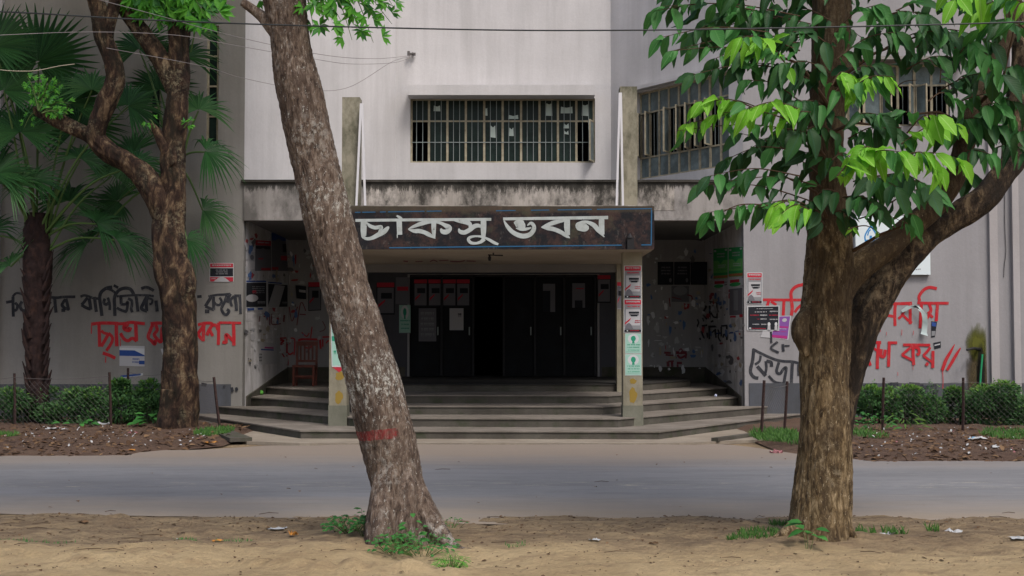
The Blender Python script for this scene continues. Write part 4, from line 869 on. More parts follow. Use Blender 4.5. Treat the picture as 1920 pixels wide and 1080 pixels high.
# torn white paper hanging on right wall: a folded strip
mb = MB(); tp = [(1691,584,3,.02),(1704,576,9,.06),(1720,574,12,.10),(1733,589,11,.14),(1735,605,9,.10),(1733,622,10,.06),(1733,628,14,.09)]
pr = [(P(x-w_/2, y-2, YW-e), P(x+w_/2, y+2, YW-e-.02)) for x, y, w_, e in tp]
mb.add([p for a in pr for p in a], [(2*i, 2*i+1, 2*i+3, 2*i+2) for i in range(len(pr)-1)]); o = mb.build('peeling_paper', paper('peel', (.42, .50, .50)), smooth=True); tag(o, 'loose white paper strip curling off the right wall over the red letters', 'poster scrap')
poster([(1746,602),(1757,604),(1753,632),(1746,633)], front, [(.1,.05,.9,.3,PBL), (.1,.6,.9,.9,PG)], 'small black torn scrap right of the curling paper', 'poster scrap', base=PK)
poster([(1750,643),(1764,640),(1764,652),(1752,655)], front, [(.1,.3,.9,.5,PLG)], 'black flecked scrap just above the red word by the slashes', 'poster scrap', base=PK)

# white sign board with blue logo on the right wall
wb = plane((0, YW-.10, 0), (0, -1, 0), .001)
a0, a1 = P(1605, 515, YW-.1), P(1743.5, 420, YW-.1)
sb = MB().box(a0.x, a1.x, YW-.1, YW-.004, a0.z, zat(405, YW-.1)).build('sign_board', flat('white_sign_panel', (.62, .70, .73), .5)); tag(sb, 'white rectangular sign board with a blue drop emblem, behind the right tree limbs', 'sign')
bm = flat('sign_blue', (.03, .22, .50)); bm2 = flat('sign_cyan', (.10, .42, .62))
mb = MB(); o_ = (1560, 400); sc_ = 3.6
for i, s_ in enumerate([W_(10,262,85,232,130,222,165,235,205,262,212), W_(10,262,85,292,130,302,165,290,205,262,212), W_(12,225,185,262,182,300,188), W_(8,240,150,250,120,262,110), W_(16,262,150,262,180)]):
    mb.stroke([(o_[0]+x/sc_, o_[1]+y/sc_, w_/sc_) for x, y, w_ in s_], wb, .001+.0006*i)
mb.build('emblem', bm, sb)
mb = MB()
for i, s_ in enumerate([W_(9,530,240,580,238,626,238), W_(11,565,245,568,270,570,295), W_(8,545,255,550,285), W_(11,600,240,605,255,620,265,615,290,600,295,592,275), W_(8,600,215,610,222)]):
    mb.stroke([(o_[0]+x/sc_, o_[1]+y/sc_, w_/sc_) for x, y, w_ in s_], wb, .001+.0006*i)
mb.build('lettering', bm, sb)
mb = MB()
for x in range(470, 600, 12):
    mb.stroke([(o_[0]+x/sc_, o_[1]+(378+2*math.sin(x))/sc_, 2.2), (o_[0]+(x+8)/sc_, o_[1]+(378+2*math.sin(x))/sc_, 2.2)], wb, .001)
for x in (490, 505, 522, 545, 560): mb.stroke([(o_[0]+x/sc_, o_[1]+345/sc_, 2), (o_[0]+(x+7)/sc_, o_[1]+345/sc_, 2)], wb, .001)
mb.build('small_print', PM[PG], sb)

# water stain, spout and green pipe on the right wall
def stainmat(name, c, cx, cz, rx, rz, top=0):
    q = NM(name); xyz = q.sep(q.co()); 
    dx = q.math('DIVIDE', q.math('SUBTRACT', xyz[0], cx), rx); dz = q.math('DIVIDE', q.math('SUBTRACT', xyz[2], cz), rz)
    d = q.math('SQRT', q.math('ADD', q.math('MULTIPLY', dx, dx), q.math('MULTIPLY', dz, dz)))
    d = q.math('ADD', d, q.math('MULTIPLY', q.math('SUBTRACT', q.noise(5, 8, .7, q.co((2, 2, .5))), .5), .9))
    al = q.ramp(d, [(.35, .9), (.95, 0)])
    q.col(c); q.L(al, q.b.inputs['Alpha']); return q.mat
c_ = P(1832, 690, YW); MB().box(c_.x-.42, c_.x+.19, YW-.0235, YW-.0225, .05, 1.75).build('water_stain', stainmat('brown_damp_stain', (.075, .058, .03), c_.x+.03, .8, .30, .95), B)
c_ = P(1833, 640, YW); MB().box(c_.x-.3, c_.x+.165, YW-.0265, YW-.0255, 1.2, 2.1).build('moss_stain', stainmat('green_moss_stain', (.095, .10, .015), c_.x, zat(645, YW), .26, .42), B)
c_ = P(1838, 700, YW); MB().box(c_.x-.16, c_.x+.10, YW-.0295, YW-.0285, .05, 1.65).build('damp_streak', stainmat('black_damp_stain', (.012, .012, .010), c_.x+.0, .85, .10, .85), B)
sp = MB().tube([P(1838, 655, YW), P(1826, 653, YW-.25), P(1813, 656, YW-.42)], [.035, .03, .02], 8).build('spout', M['black'], smooth=True); tag(sp, 'bent black drain spout poking from the damp patch on the right wall', 'spout')
gp = MB().tube([P(1842, 664, YW-.1), P(1839, 700, YW-.1), P(1836, 755, YW-.12)], .02, 8).build('green_pipe', flat('green_plastic', (.02, .28, .12), .4)); tag(gp, 'thin green plastic pipe standing below the drain spout', 'pipe')
# sapling-like black hole/lamp on sign right end
lp = MB().box(P(1174,0,YF-.05).x, P(1187,0,YF-.05).x, YF-.09, YF-.034, zat(468, YF), zat(446, YF)); lp.tube([P(1180.5, 446, YF-.06), P(1180.5, 438, YF-.06)], [.055, .02], 8)
o = lp.build('lamp_housing', M['black']); tag(o, 'small black lamp housing fixed at the right end of the name sign', 'lamp')
hb = MB(); hb.tube([P(915, 478, 22.2), P(943, 479, 22.2)], .012, 6).tube([P(925, 470, 22.2), P(925, 478, 22.2)], .012, 6)
hb.tube([P(918, 479, 22.2), P(918, 483, 22.2), P(918, 489, 22.2)], [.012, .03, .02], 8)
o = hb.build('bulb_holder', M['black']); tag(o, 'dead bulb holder hanging from the canopy underside', 'lamp')

# wooden chair on the porch
ch = empty('wooden_chair', (-4.65, 28.8, .6), 'reddish brown wooden chair standing on the porch by the left wall', 'chair')
cx, cy, cz = -4.65, 28.8, .6
MB().box(cx-.25, cx+.25, cy-.22, cy+.22, cz+.42, cz+.47).build('seat', M['brown'], ch)
for sx in (-1, 1):
    MB().obox((cx+sx*.22, cy-.19, cz), (cx+sx*.22, cy-.19, cz+.419), .05, .05).build('leg', M['brown'], ch)
    MB().obox((cx+sx*.22, cy+.2, cz), (cx+sx*.22, cy+.29, cz+.98), .05, .045).build('leg', M['brown'], ch)
mb = MB(); mb.box(cx-.245, cx+.245, cy+.26, cy+.30, cz+.90, cz+1.0); mb.box(cx-.2, cx+.2, cy+.22, cy+.25, cz+.53, cz+.58)
mb.build('back_rail', M['brown'], ch)
for k in range(4): MB().box(cx-.14+k*.09-.02, cx-.14+k*.09+.02, cy+.245, cy+.262, cz+.581, cz+.899).build('slat', M['brown'], ch)
MB().box(cx-.2, cx+.2, cy-.205, cy-.185, cz+.2, cz+.24).build('stretcher', M['brown'], ch)
MB().box(cx-.2, cx+.2, cy+.2, cy+.22, cz+.15, cz+.19).build('stretcher', M['brown'], ch)

# ============================================================ TREES
def tube_bark(name, path, mat, parent, nseg=72, step=.02, fr=(7, 3.0), amp=.012, lump=.02, seed=0.0, label=None, ridge=True, rscale=1.0):
    """path: list of (Vector, radius). A dense displaced tube"""
    pts = [Vector((p.x, p.y, p.z)) for p, r in path]; rs = [r for p, r in path]
    L_ = [0]
    for i in range(len(pts)-1): L_.append(L_[-1]+(pts[i+1]-pts[i]).length)
    n = max(4, int(L_[-1]/step)); C = []; Rr = []
    sm = smooth([(p.x, p.y, p.z) for p in pts], 8); smr = [v_.x for v_ in smooth([(r, 0, 0) for r in rs], 8)]
    SL = [0]
    for i in range(len(sm)-1): SL.append(SL[-1]+(sm[i+1]-sm[i]).length)
    SL = np.array(SL); A = np.array([tuple(p) for p in sm]); t_ = np.linspace(0, SL[-1], n)
    C = np.stack([np.interp(t_, SL, A[:, k]) for k in range(3)], 1); Rr = np.interp(t_, SL, smr)
    T = np.gradient(C, axis=0); T /= np.linalg.norm(T, axis=1)[:, None]
    ref = np.array([1.0, 0, 0]) if abs(T[0][0]) < .8 else np.array([0, 1.0, 0]); V = []
    for i in range(n):
        r = ref-T[i]*ref.dot(T[i]); r /= np.linalg.norm(r); ref = r; u_ = np.cross(T[i], r)
        for k in range(nseg):
            a = 2*math.pi*k/nseg; c, s_ = math.cos(a), math.sin(a)
            R0 = Rr[i]; l = t_[i]
            d = lump*noise.noise(Vector((c*1.2+seed, s_*1.2, l*1.6)))*1.6 + lump*.6*noise.noise(Vector((c*2.6, s_*2.6+seed, l*4.2)))
            f1 = noise.noise(Vector((c*fr[0]*R0*8, s_*fr[0]*R0*8+seed, l*fr[1]*2.2))); 
            f2 = noise.noise(Vector((c*fr[0]*R0*19, s_*fr[0]*R0*19, l*fr[1]*6+seed)))
            d += amp*((1-abs(f1)*2.6) if ridge else f1)*.8+amp*.6*f2
            V.append(tuple(C[i]+(r*c+u_*s_)*(R0*rscale+d)))
    mb = MB(); mb.v = V
    mb.f = [(i*nseg+k, i*nseg+(k+1) % nseg, (i+1)*nseg+(k+1) % nseg, (i+1)*nseg+k) for i in range(n-1) for k in range(nseg)]
    mb.f.append(tuple(range(nseg))[::-1]); mb.f.append(tuple((n-1)*nseg+k for k in range(nseg))); mb.m = [0]*len(mb.f)
    return mb.build(name, mat, parent, smooth=True, label=label)
def lr(rows, D, k=0.0):
    """rows of (left px, right px, py) -> path; k: depth change per row"""
    out = []
    for i, (a, b, y) in enumerate(rows):
        d_ = D+k*i; out.append((P((a+b)/2, y, d_), (b-a)/2*d_/F))
    return out
def pr_(rows, D, k=0.0):
    return [(P(x, y, D+k*i), w_/2*(D+k*i)/F) for i, (x, y, w_) in enumerate(rows)]

# ---- leaf templates
def leaf_template(width=.42, nsec=6, fold=.10, droop=.18, tipw=.0, wav=.02):
    v = []; uv = []; f = []
    for j in range(nsec+1):
        t = j/nsec; w_ = width/2*(math.sin(math.pi*min(1, t)**.88))**.85*(1-.12*t); w_ = max(w_, .004)
        z = -droop*t*t; 
        v += [(-w_, t, z+fold*w_/width*2+wav*math.sin(t*19)), (0, t, z-.01), (w_, t, z+fold*w_/width*2+wav*math.cos(t*17))]
        uv += [(.5-.5*w_/(width/2+1e-6), t), (.5, t), (.5+.5*w_/(width/2), t)]
    for j in range(nsec):
        for k in range(2): f.append((j*3+k, j*3+k+1, (j+1)*3+k+1, (j+1)*3+k))
    return np.array(v), np.array(uv), f
LT_big = leaf_template(.46, 7, .10, .28, wav=.02); LT_b2 = leaf_template(.38, 7, .20, .55, wav=.035); LT_b3 = leaf_template(.52, 7, .05, .15, wav=.03); LT_small = leaf_template(.40, 2, .06, .12, wav=0); LT_round = leaf_template(.62, 3, .08, .2, wav=.01)
LT_narrow = leaf_template(.16, 3, .03, .35, wav=0)
def tmesh(name, T, mat):
    me = bpy.data.meshes.new(name); me.from_pydata(T[0].tolist(), [], T[2]); me.materials.append(mat)
    ul = me.uv_layers.new(name='UVMap')
    idx = np.zeros(len(me.loops), dtype=int); me.loops.foreach_get('vertex_index', idx); ul.data.foreach_set('uv', T[1][idx].ravel())
    me.polygons.foreach_set('use_smooth', [True]*len(me.polygons)); return me
def frame_of(d, up):
    d = d.normalized(); x = d.cross(up)
    if x.length < 1e-4: x = d.cross(Vector((1, 0, 0)))
    x.normalize(); z = x.cross(d); return Matrix((x, d, z)).transposed()       # columns: x, y=dir, z=normal
def joined(name, T, inst, mats, parent=None, kind=None, label=None):
    """inst: (pos, Matrix3, scale, matindex) -> one mesh"""
    nv = len(T[0]); n = len(inst)
    Ms = np.array([[list(r) for r in (q[1])] for q in inst]); S = np.array([q[2] for q in inst]); Pp = np.array([tuple(q[0]) for q in inst])
    V = np.einsum('nij,vj->nvi', Ms, T[0])*S[:, None, None]+Pp[:, None, :]
    V = V.reshape(-1, 3); c = np.array([V[:,0].mean(), V[:,1].mean(), V[:,2].min()]); V = V-c
    Fq = np.array(T[2]); FF = (Fq[None]+(np.arange(n)*nv)[:, None, None]).reshape(-1, Fq.shape[1])
    me = bpy.data.meshes.new(name); nf = len(FF); k = Fq.shape[1]
    me.vertices.add(len(V)); me.vertices.foreach_set('co', V.ravel()); me.loops.add(nf*k); me.loops.foreach_set('vertex_index', FF.ravel().astype(np.int32))
    me.polygons.add(nf); me.polygons.foreach_set('loop_start', np.arange(0, nf*k, k, dtype=np.int32)); me.polygons.foreach_set('loop_total', np.full(nf, k, dtype=np.int32))
    for q in mats: me.materials.append(q)
    if len(mats) > 1: me.polygons.foreach_set('material_index', np.repeat(np.array([q[3] for q in inst]), len(Fq)).astype(np.int32))
    ul = me.uv_layers.new(name='UVMap'); ul.data.foreach_set('uv', np.tile(T[1], (n, 1))[FF.ravel()].ravel())
    me.update(calc_edges=True)
    o = link(name, me, Vector(c), parent)
    if kind: o['kind'] = kind
    if label: o['label'] = label
    return o
def rv(s=1.0): return Vector((U(-s, s), U(-s, s), U(-s, s)))

# ================= leaning left tree
T1 = empty('leaning_tree', P(745, 1000, 10.1), 'tall leaning tree with grey furrowed bark and a red paint band near its foot', 'tree')
rows = [(470,560,-560),(474,562,-350),(484,566,-150),(492,570,-40),(496,573,0),(507,577,50),(513,585,100),(517,599,150),(526,611,200),(535,620,250),(547,630,300),(557,642,350),(567,655,400),(580,667,450),(593,681,500),(605,692,545),(616,704,580),(627,719,624),(640,736,676),(653,754,727),(664,767,779),(677,780,831),(690,789,883),(701,797,925),(703,812,965),(700,822,1000),(698,832,1050)]
trunk = tube_bark('trunk', lr(rows, 10.05), M['bark1'], T1, 128, .011, (9, 3.2), .011, .010, 1.3)
for pts_ in ([(742,830,44,10.02),(734,880,62,9.96),(726,930,66,9.92),(719,980,62,9.86),(710,1022,50,9.80),(702,1052,30,9.78)],
             [(762,870,30,10.02),(776,920,46,10.0),(794,960,48,9.95),(816,992,38,9.9),(840,1018,26,9.82),(860,1034,24,9.74),(880,1046,34,9.66),(894,1055,30,9.6),(904,1064,12,9.55)],
             [(752,850,40,10.0),(757,910,54,9.93),(760,960,50,9.88),(757,1005,40,9.82),(752,1035,24,9.8)],
             [(728,900,40,10.15),(712,950,36,10.2),(698,990,26,10.22),(684,1015,14,10.2)]):
    tube_bark('root', [(P(x, y, d_), w_/2*d_/F) for x, y, w_, d_ in pts_], M['bark1'], T1, 40, .014, (5.5, 1.6), .009, .014, pts_[0][0]*.1)
tube_bark('branch_stub', pr_([(520,60,34),(505,45,26),(488,28,20),(470,14,17),(455,4,14)], 10.05), M['bark1'], T1, 32, .016, (5, 2), .004, .004, 3)
tube_bark('limb', pr_([(545,-250,60),(600,-330,46),(690,-380,38),(760,-420,26)], 10.05), M['bark1'], T1, 32, .03, (5, 2), .006, .008, 3)
# ================= right tree
T2 = empty('broadleaf_tree', P(1538, 1005, 10.2), 'thick tan barked tree with large green leaves and a fork, at the right', 'tree')
rows = [(1535,1575,-330),(1528,1585,-150),(1522,1592,0),(1524,1590,100),(1522,1585,200),(1520,1582,300),(1518,1592,380),(1515,1598,440),(1511,1601,500),(1507,1597,560),(1503,1595,620),(1500,1595,700),(1497,1596,780),(1493,1597,860),(1487,1597,920),(1481,1597,970),(1474,1599,1005),(1462,1608,1045)]
tube_bark('trunk', lr(rows, 10.2), M['bark2'], T2, 128, .011, (9, 2.6), .008, .018, 7.7, rscale=.95)
tube_bark('limb', pr_([(1556,680,40),(1556,620,50),(1566,565,56),(1586,526,54),(1620,494,47),(1665,462,43),(1705,425,41),(1752,385,40),(1790,330,38),(1812,260,40),(1838,190,36),(1870,110,32),(1900,20,28),(1915,-150,22)], 10.15, .03), M['bark2'], T2, 56, .018, (4.5, 1.6), .006, .01, 2.2, label='upper limb forking to the right')
tube_bark('rear_stem', pr_([(1572,900,30),(1580,800,36),(1586,740,46),(1594,680,60),(1612,612,72),(1645,548,70),(1690,488,62),(1740,438,54),(1792,406,48),(1850,368,46),(1885,322,42),(1935,262,40),(2010,180,34)], 10.45, .02), M['bark2d'], T2, 64, .018, (4.5, 1.6), .010, .016, 9.2, label='dark barked stem rising behind the main trunk')
tube_bark('limb', pr_([(1900,300,40),(1905,200,36),(1915,100,32),(1900,10,30),(1895,-100,26)], 10.7), M['bark2d'], T2, 40, .02, (4.5, 1.6), .006, .01, 6.2)
# knob on left side of the trunk
tube_bark('burl', pr_([(1512,580,14),(1503,600,26),(1500,622,32),(1504,645,24),(1512,668,12)], 10.1), M['bark2'], T2, 32, .012, (6, 3), .006, .008, 5.2)
for pts_ in ([(1492,985,26),(1470,1000,18),(1452,1012,10)], [(1590,990,16),(1600,1006,12),(1608,1018,8)], [(1575,985,14),(1575,1006,9),(1578,1018,6)]):
    tube_bark('root', pr_(pts_, 10.08, -.03), M['bark2'], T2, 20, .015, (6, 3), .003, .003, 5.2)
# sprays of big leaves: (x0,y0,x1,y1,kind,leaf px,n, depth offset)
BIG = []
def spray(x0, y0, x1, y1, kind, size, n, D=10.0, sag=14, dz=0.0, tw=None, acc=BIG, D1=None, twr=.004, droop=1.0, both=True):
    D1 = D1 if D1 is not None else D
    mx, my = (x0+x1)/2, (y0+y1)/2-sag
    pts_ = smooth([(x0, y0, D), (mx, my, (D+D1)/2), (x1, y1, D1)], 8)
    w3 = [P(a.x, a.y, a.z) for a in pts_]
    if tw is not None: tw.tube(w3, [twr*1.6*(1-.7*i/len(w3)) for i in range(len(w3))], 5)
    n = int(n*1.5)
    for k in range(n):
        t = (k+.6)/n; i = min(len(w3)-2, int(t*(len(w3)-1))); p = w3[i].lerp(w3[i+1], t*(len(w3)-1)-i); d = (w3[i+1]-w3[i]).normalized()
        side = 1 if k % 2 else -1
        lat = d.cross(Vector((0, 0, 1))); lat = lat.normalized() if lat.length > .1 else Vector((1, 0, 0))
        dr = d*U(.1, .7)+lat*side*U(.2, .9)+Vector((0, 0, -1))*U(.25, 1.1)*droop+rv(.4)
        up = Vector((U(-.5, .5), U(-1.2, -.2), U(.2, 1.0)))
        sz = min(size, 60)*.0033*U(.5, 1.25)*(.8+.3*math.sin(math.pi*t))
        kk = kind if R() < .78 else {'dk': 'md', 'md': 'dk', 'yg': 'md'}[kind]
        acc.append((p, frame_of(dr, up), sz, kk))
    # terminal leaf
    acc.append((w3[-1], frame_of(d*.8+Vector((0, 0, -.8)), Vector((0, -1, .6))), size*.0042*.8, kind))
tw2 = MB()
SP = [
 # left fringe
 (1500,30,1240,12,'md',50,9,9.6),(1480,-20,1262,-8,'dk',54,8,9.7),(1500,70,1262,95,'dk',50,10,9.7),(1470,110,1262,95,'md',46,5,9.6),(1520,45,1330,35,'dk',62,8,9.8),
 (1440,40,1330,70,'dk',56,6,9.9),(1460,100,1390,70,'yg',60,7,9.4),(1500,95,1410,95,'yg',58,5,9.5),(1520,150,1390,120,'dk',66,9,9.8),(1500,190,1400,150,'md',50,6,9.7),
 (1520,210,1290,232,'yg',48,9,9.4),(1450,215,1316,190,'yg',44,5,9.5),(1500,205,1400,205,'yg',60,6,9.4),(1530,250,1270,245,'md',52,7,9.6),(1520,240,1390,290,'dk',62,8,9.8),
 (1540,330,1390,250,'dk',60,8,10.0),(1530,380,1318,345,'dk',54,9,9.7),(1540,350,1370,340,'md',50,6,9.7),(1520,405,1330,398,'md',52,7,9.5),(1540,400,1440,380,'dk',66,6,9.6),(1500,395,1450,388,'yg',50,4,9.3),
 (1545,420,1490,390,'dk',60,5,9.6),
 (1420,20,1232,20,'md',56,9,9.5),(1440,60,1240,70,'md',52,9,9.5),(1400,0,1260,-30,'dk',54,8,9.5),(1450,20,1300,60,'dk',60,8,9.6),(1480,130,1300,140,'dk',50,8,9.6),(1500,80,1340,110,'dk',58,8,9.6),(1500,330,1330,330,'dk',52,7,9.6),(1480,280,1360,300,'dk',50,6,9.7),
 (1420,205,1310,195,'yg',46,7,9.3),(1480,225,1340,215,'yg',50,7,9.3),(1480,130,1420,80,'yg',52,6,9.4),(1440,385,1330,412,'md',46,6,9.4),(1520,395,1465,400,'yg',50,4,9.2),(1640,280,1600,300,'yg',58,6,9.1),(1700,290,1760,310,'yg',56,7,9.1),(1640,150,1600,165,'yg',50,6,9.2),
 # centre mass
 (1560,-10,1460,-30,'dk',70,8,9.8),(1560,40,1460,20,'dk',68,8,9.8),(1560,90,1480,60,'dk',70,8,9.7),(1560,140,1470,120,'dk',74,8,9.7),(1560,70,1640,10,'md',70,8,9.6),(1570,110,1680,60,'dk',74,9,9.6),
 (1560,180,1640,120,'dk',76,9,9.6),(1570,220,1490,190,'dk',70,8,9.7),(1590,170,1680,145,'yg',56,9,9.2),(1560,160,1590,140,'yg',60,4,9.2),(1570,250,1500,250,'dk',72,8,9.7),(1560,300,1470,300,'dk',70,8,9.7),
 (1580,240,1650,215,'dk',76,8,9.6),(1590,260,1680,245,'dk',74,8,9.6),(1570,330,1640,280,'yg',72,9,9.1),(1600,310,1690,285,'yg',64,7,9.2),(1560,300,1600,300,'md',70,5,9.4),(1690,270,1790,232,'yg',56,9,9.3),(1690,300,1800,300,'yg',62,9,9.2),
 (1700,250,1760,215,'yg',60,5,9.3),(1600,340,1680,350,'dk',72,9,9.7),(1580,370,1650,395,'dk',68,8,9.7),(1650,330,1740,350,'dk',74,8,9.8),(1670,380,1760,360,'md',60,6,9.8),(1610,410,1700,420,'md',44,7,9.6),(1570,360,1520,380,'dk',60,6,9.6),(1560,400,1600,420,'dk',60,5,9.8),
 (1590,430,1660,445,'yg',34,6,9.6),(1700,400,1740,440,'md',60,4,9.7),
 # right mass
 (1640,40,1740,30,'dk',66,8,9.9),(1660,90,1780,60,'dk',74,9,9.9),(1680,20,1800,0,'dk',66,8,10.0),(1700,130,1800,110,'dk',76,9,9.9),(1720,60,1860,80,'dk',70,9,10.0),(1790,90,1860,110,'md',60,6,9.7),(1800,100,1830,90,'md',72,4,9.5),
 (1760,170,1880,140,'dk',76,9,10.0),(1740,190,1790,185,'md',70,4,9.4),(1800,190,1900,190,'dk',70,9,10.0),(1780,230,1880,240,'dk',78,10,10.0),(1830,250,1920,250,'dk',70,9,10.1),(1840,150,1940,130,'dk',70,9,10.0),(1850,60,1940,60,'dk',66,8,10.0),
 (1700,210,1660,240,'dk',70,7,9.7),(1660,190,1720,150,'dk',78,7,9.9),(1780,300,1860,290,'md',50,7,10.0),(1860,280,1930,290,'dk',60,7,10.1),(1840,200,1890,215,'md',60,6,9.8),
 # top right yellow spray
 (1930,-30,1790,0,'yg',60,11,9.3),(1940,10,1830,15,'yg',66,9,9.3),(1930,60,1860,40,'md',60,7,9.5),(1900,-40,1780,-20,'yg',54,8,9.4),
 # above the frame
 (1560,-60,1400,-80,'dk',66,9,9.8),(1560,-90,1700,-100,'dk',66,9,9.9),(1560,-160,1420,-180,'dk',66,9,10.0),(1560,-180,1700,-200,'dk',66,9,10.0),(1700,-60,1860,-90,'dk',66,9,10.1),(1560,-250,1560,-330,'dk',66,9,10.1),(1880,-100,1990,-120,'dk',66,9,10.2),(1880,-180,1780,-220,'dk',66,9,10.2),
]
for s_ in SP: spray(*s_[:7], D=s_[7]+U(-.08, .08), tw=tw2, D1=s_[7]+U(-.35, .15))
# shaded inner and rear leaves to fill the crown
for s_ in range(20):
    cx_ = random.choice([U(1480, 1680), U(1620, 1900), U(1700, 1900)]); cy_ = U(-60, 330)
    spray(cx_, cy_, cx_+U(-110, 110), cy_+U(-50, 40), 'dk', U(56, 74), 8, D=U(10.2, 11.2), tw=tw2)
# large twigs joining sprays to the trunk
for a in ((1555,420,1530,360,1470,330),(1550,300,1500,230,1440,200),(1555,250,1600,230,1690,240),(1555,200,1500,120,1420,90),(1555,160,1640,100,1740,60),(1770,380,1700,330,1640,330),(1820,240,1760,210,1700,215),(1545,430,1500,400,1420,400),(1830,200,1880,150,1900,60),(1555,90,1480,40,1380,20),(1600,470,1650,440,1700,420)):
    tw2.tube([P(a[0], a[1], 10.1), P(a[2], a[3], 9.9), P(a[4], a[5], 9.75)], [.018, .012, .006], 7)
tw2.build('twigs', M['twigb'], T2, kind='stuff')
GAPS = ((1672, 128, 1772, 206, .9), (1180, 200, 1268, 420, 1), (1600, 60, 1640, 90, .6), (1725, 410, 1920, 900, 1), (1600, 455, 1920, 900, 1), (1605, 412, 1690, 456, .8), (1180, 440, 1420, 900, 1))
def photo_px(p):
    d = p-EYE; t = d.dot(FW); return 960+F*d.x/t, 540-F*d.dot(UPV)/t
def keep(q_):
    x, y = photo_px(q_[0]+q_[1].col[1]*q_[2]*.5)
    return not any(a < x < c and b < y < d and R() < k for a, b, c, d, k in GAPS)
BIG = [q_ for q_ in BIG if keep(q_)]
BIG.sort(key=lambda q_: -q_[2]/(q_[0].y))
vis = [q_ for q_ in BIG if P(960, -45, 10).z > q_[0].z]; hid = [q_ for q_ in BIG if P(960, -45, 10).z <= q_[0].z]
lm = {(k, j): tmesh('leaf', (LT_big, LT_b2, LT_b3)[j], M['leaf_'+k]) for k in ('dk', 'md', 'yg') for j in range(3)}
young = [q_ for q_ in vis if q_[3] == 'yg']; rest_ = [q_ for q_ in vis if q_[3] != 'yg']
random.shuffle(rest_); rest_.sort(key=lambda q_: (q_[0].y > 10.05)); sel = (young[:120]+rest_)[:298]; ids = {id(q_) for q_ in sel}
for p, m3, s_, k in sel: link('leaf', lm[k, random.choice((0, 0, 1, 2))], p, T2, m3.to_euler(), (s_*U(.8, 1.15), s_, s_))
rem = [q_ for q_ in BIG if id(q_) not in ids]
for j_ in range(2): joined('foliage', (LT_big, LT_b2)[j_], [(p, m3, s_, {'dk': 0, 'md': 1, 'yg': 2}[k]) for p, m3, s_, k in rem[j_::2]], [M['isl_dk'], M['isl_md'], M['isl_yg']], T2, kind='stuff')

# small leaflet sprays (compound leaves) for other trees
def small_sprays(parent, specs, mats, T=LT_small, name='foliage', D=10, leaf=.07, twm=None):
    inst = []; tw = MB()
    for (x0, y0, x1, y1, n) in specs:
        d0, d1 = D+U(-.2, .2), D+U(-.2, .2); a, b = P(x0, y0, d0), P(x1, y1, d1); mid = (a+b)/2+Vector((0, 0, (b-a).length*.15))
        pts_ = [Vector(v_) for v_ in smooth([tuple(a), tuple(mid), tuple(b)], 6)]; tw.tube(pts_, [.006*D/10*(1-.06*i) for i in range(len(pts_))], 4)
        for k in range(n):
            t = .25+.75*(k+.5)/n; i = min(len(pts_)-2, int(t*(len(pts_)-1))); p = pts_[i]+rv(leaf*.25); d = (pts_[i+1]-pts_[i]).normalized()
            lat = d.cross(Vector((0, -1, .2))).normalized()*(1 if k % 2 else -1)
            q0 = p+lat*leaf*U(.3, 1.0)
            for w_ in range(5):
                an = (w_-2)*.62; dr = (lat*math.cos(an)+d*math.sin(an)*1.0)+Vector((0, 0, -.25))+rv(.15)
                inst.append((q0, frame_of(dr, Vector((U(-.4, .4), -1, U(0, 1)))), leaf*U(.8, 1.25), 0 if R() < .75 or len(mats) == 1 else 1))
    tw.build('twigs', twm or M['twig'], parent, kind='stuff')
    return joined(name, T, inst, mats, parent, kind='stuff')
sp_ = [(560,-60,640,40,9),(580,-50,700,30,10),(600,-60,735,45,11),(590,-30,610,60,7),(620,-20,660,75,8),(640,-40,700,80,9),(560,-40,590,60,7),(660,-60,742,20,9),(640,-60,720,-10,9),(600,-80,690,-20,9),(500,-40,470,0,5),(560,-30,585,20,5)]
small_sprays(T1, sp_, [M['bright'], M['weed']], D=10.0, leaf=.085)
sp_ = [(760+U(-160, 160), -420+U(-60, 60), 760+U(-420, 320), -330+U(-160, 180), 8) for _ in range(60)]+[(520+U(-40, 40), -520, 520+U(-420, 320), -420+U(-160, 160), 8) for _ in range(60)]
small_sprays(T1, sp_, [M['bright'], M['weed']], D=10.2, leaf=.12, name='upper_foliage')

# ================= forked tree at left
T3 = empty('forked_tree', P(340, 806, 23.0), 'blotchy brown barked tree with a crooked side limb, standing in the left verge', 'tree')
D3 = 22.9
rows = [(318,354,-80),(316,354,0),(315,355,50),(318,352,100),(320,352,150),(315,352,200),(308,349,250),(303,347,300),(305,348,350),(294,345,400),(288,345,450),(291,352,500),(300,362,540),(307,368,600),(309,370,660),(308,370,720),(308,371,770),(306,373,800),(300,380,825)]
tube_bark('trunk', lr(rows, D3), M['bark3'], T3, 64, .035, (2.2, .8), .018, .035, 11.0)
tube_bark('limb', pr_([(318,430,44),(302,385,50),(275,338,46),(240,305,40),(205,285,38),(180,262,36),(180,240,34),(196,200,34),(214,155,34),(210,115,32),(198,75,32),(186,30,30),(172,-30,28),(160,-120,24)], D3, -.03), M['bark3'], T3, 44, .035, (2.2, .8), .014, .03, 12.0, label='crooked side limb bending left then upward')
tube_bark('limb', pr_([(190,268,34),(165,252,30),(130,236,27),(100,222,22),(72,208,17),(62,206,10)], D3, -.02), M['bark3'], T3, 36, .03, (2.2, .8), .010, .02, 13.0, label='broken limb end pointing left with fresh sprouts')
tube_bark('limb', pr_([(330,175,30),(300,110,32),(265,60,30),(235,15,28),(220,-60,24)], D3, -.02), M['bark3'], T3, 36, .035, (2.2, .8), .012, .02, 14.0)
tube_bark('limb', pr_([(200,70,24),(208,30,22),(222,-20,20),(240,-90,18)], D3-.3, -.02), M['bark3'], T3, 28, .035, (2.2, .8), .010, .02, 15.0)
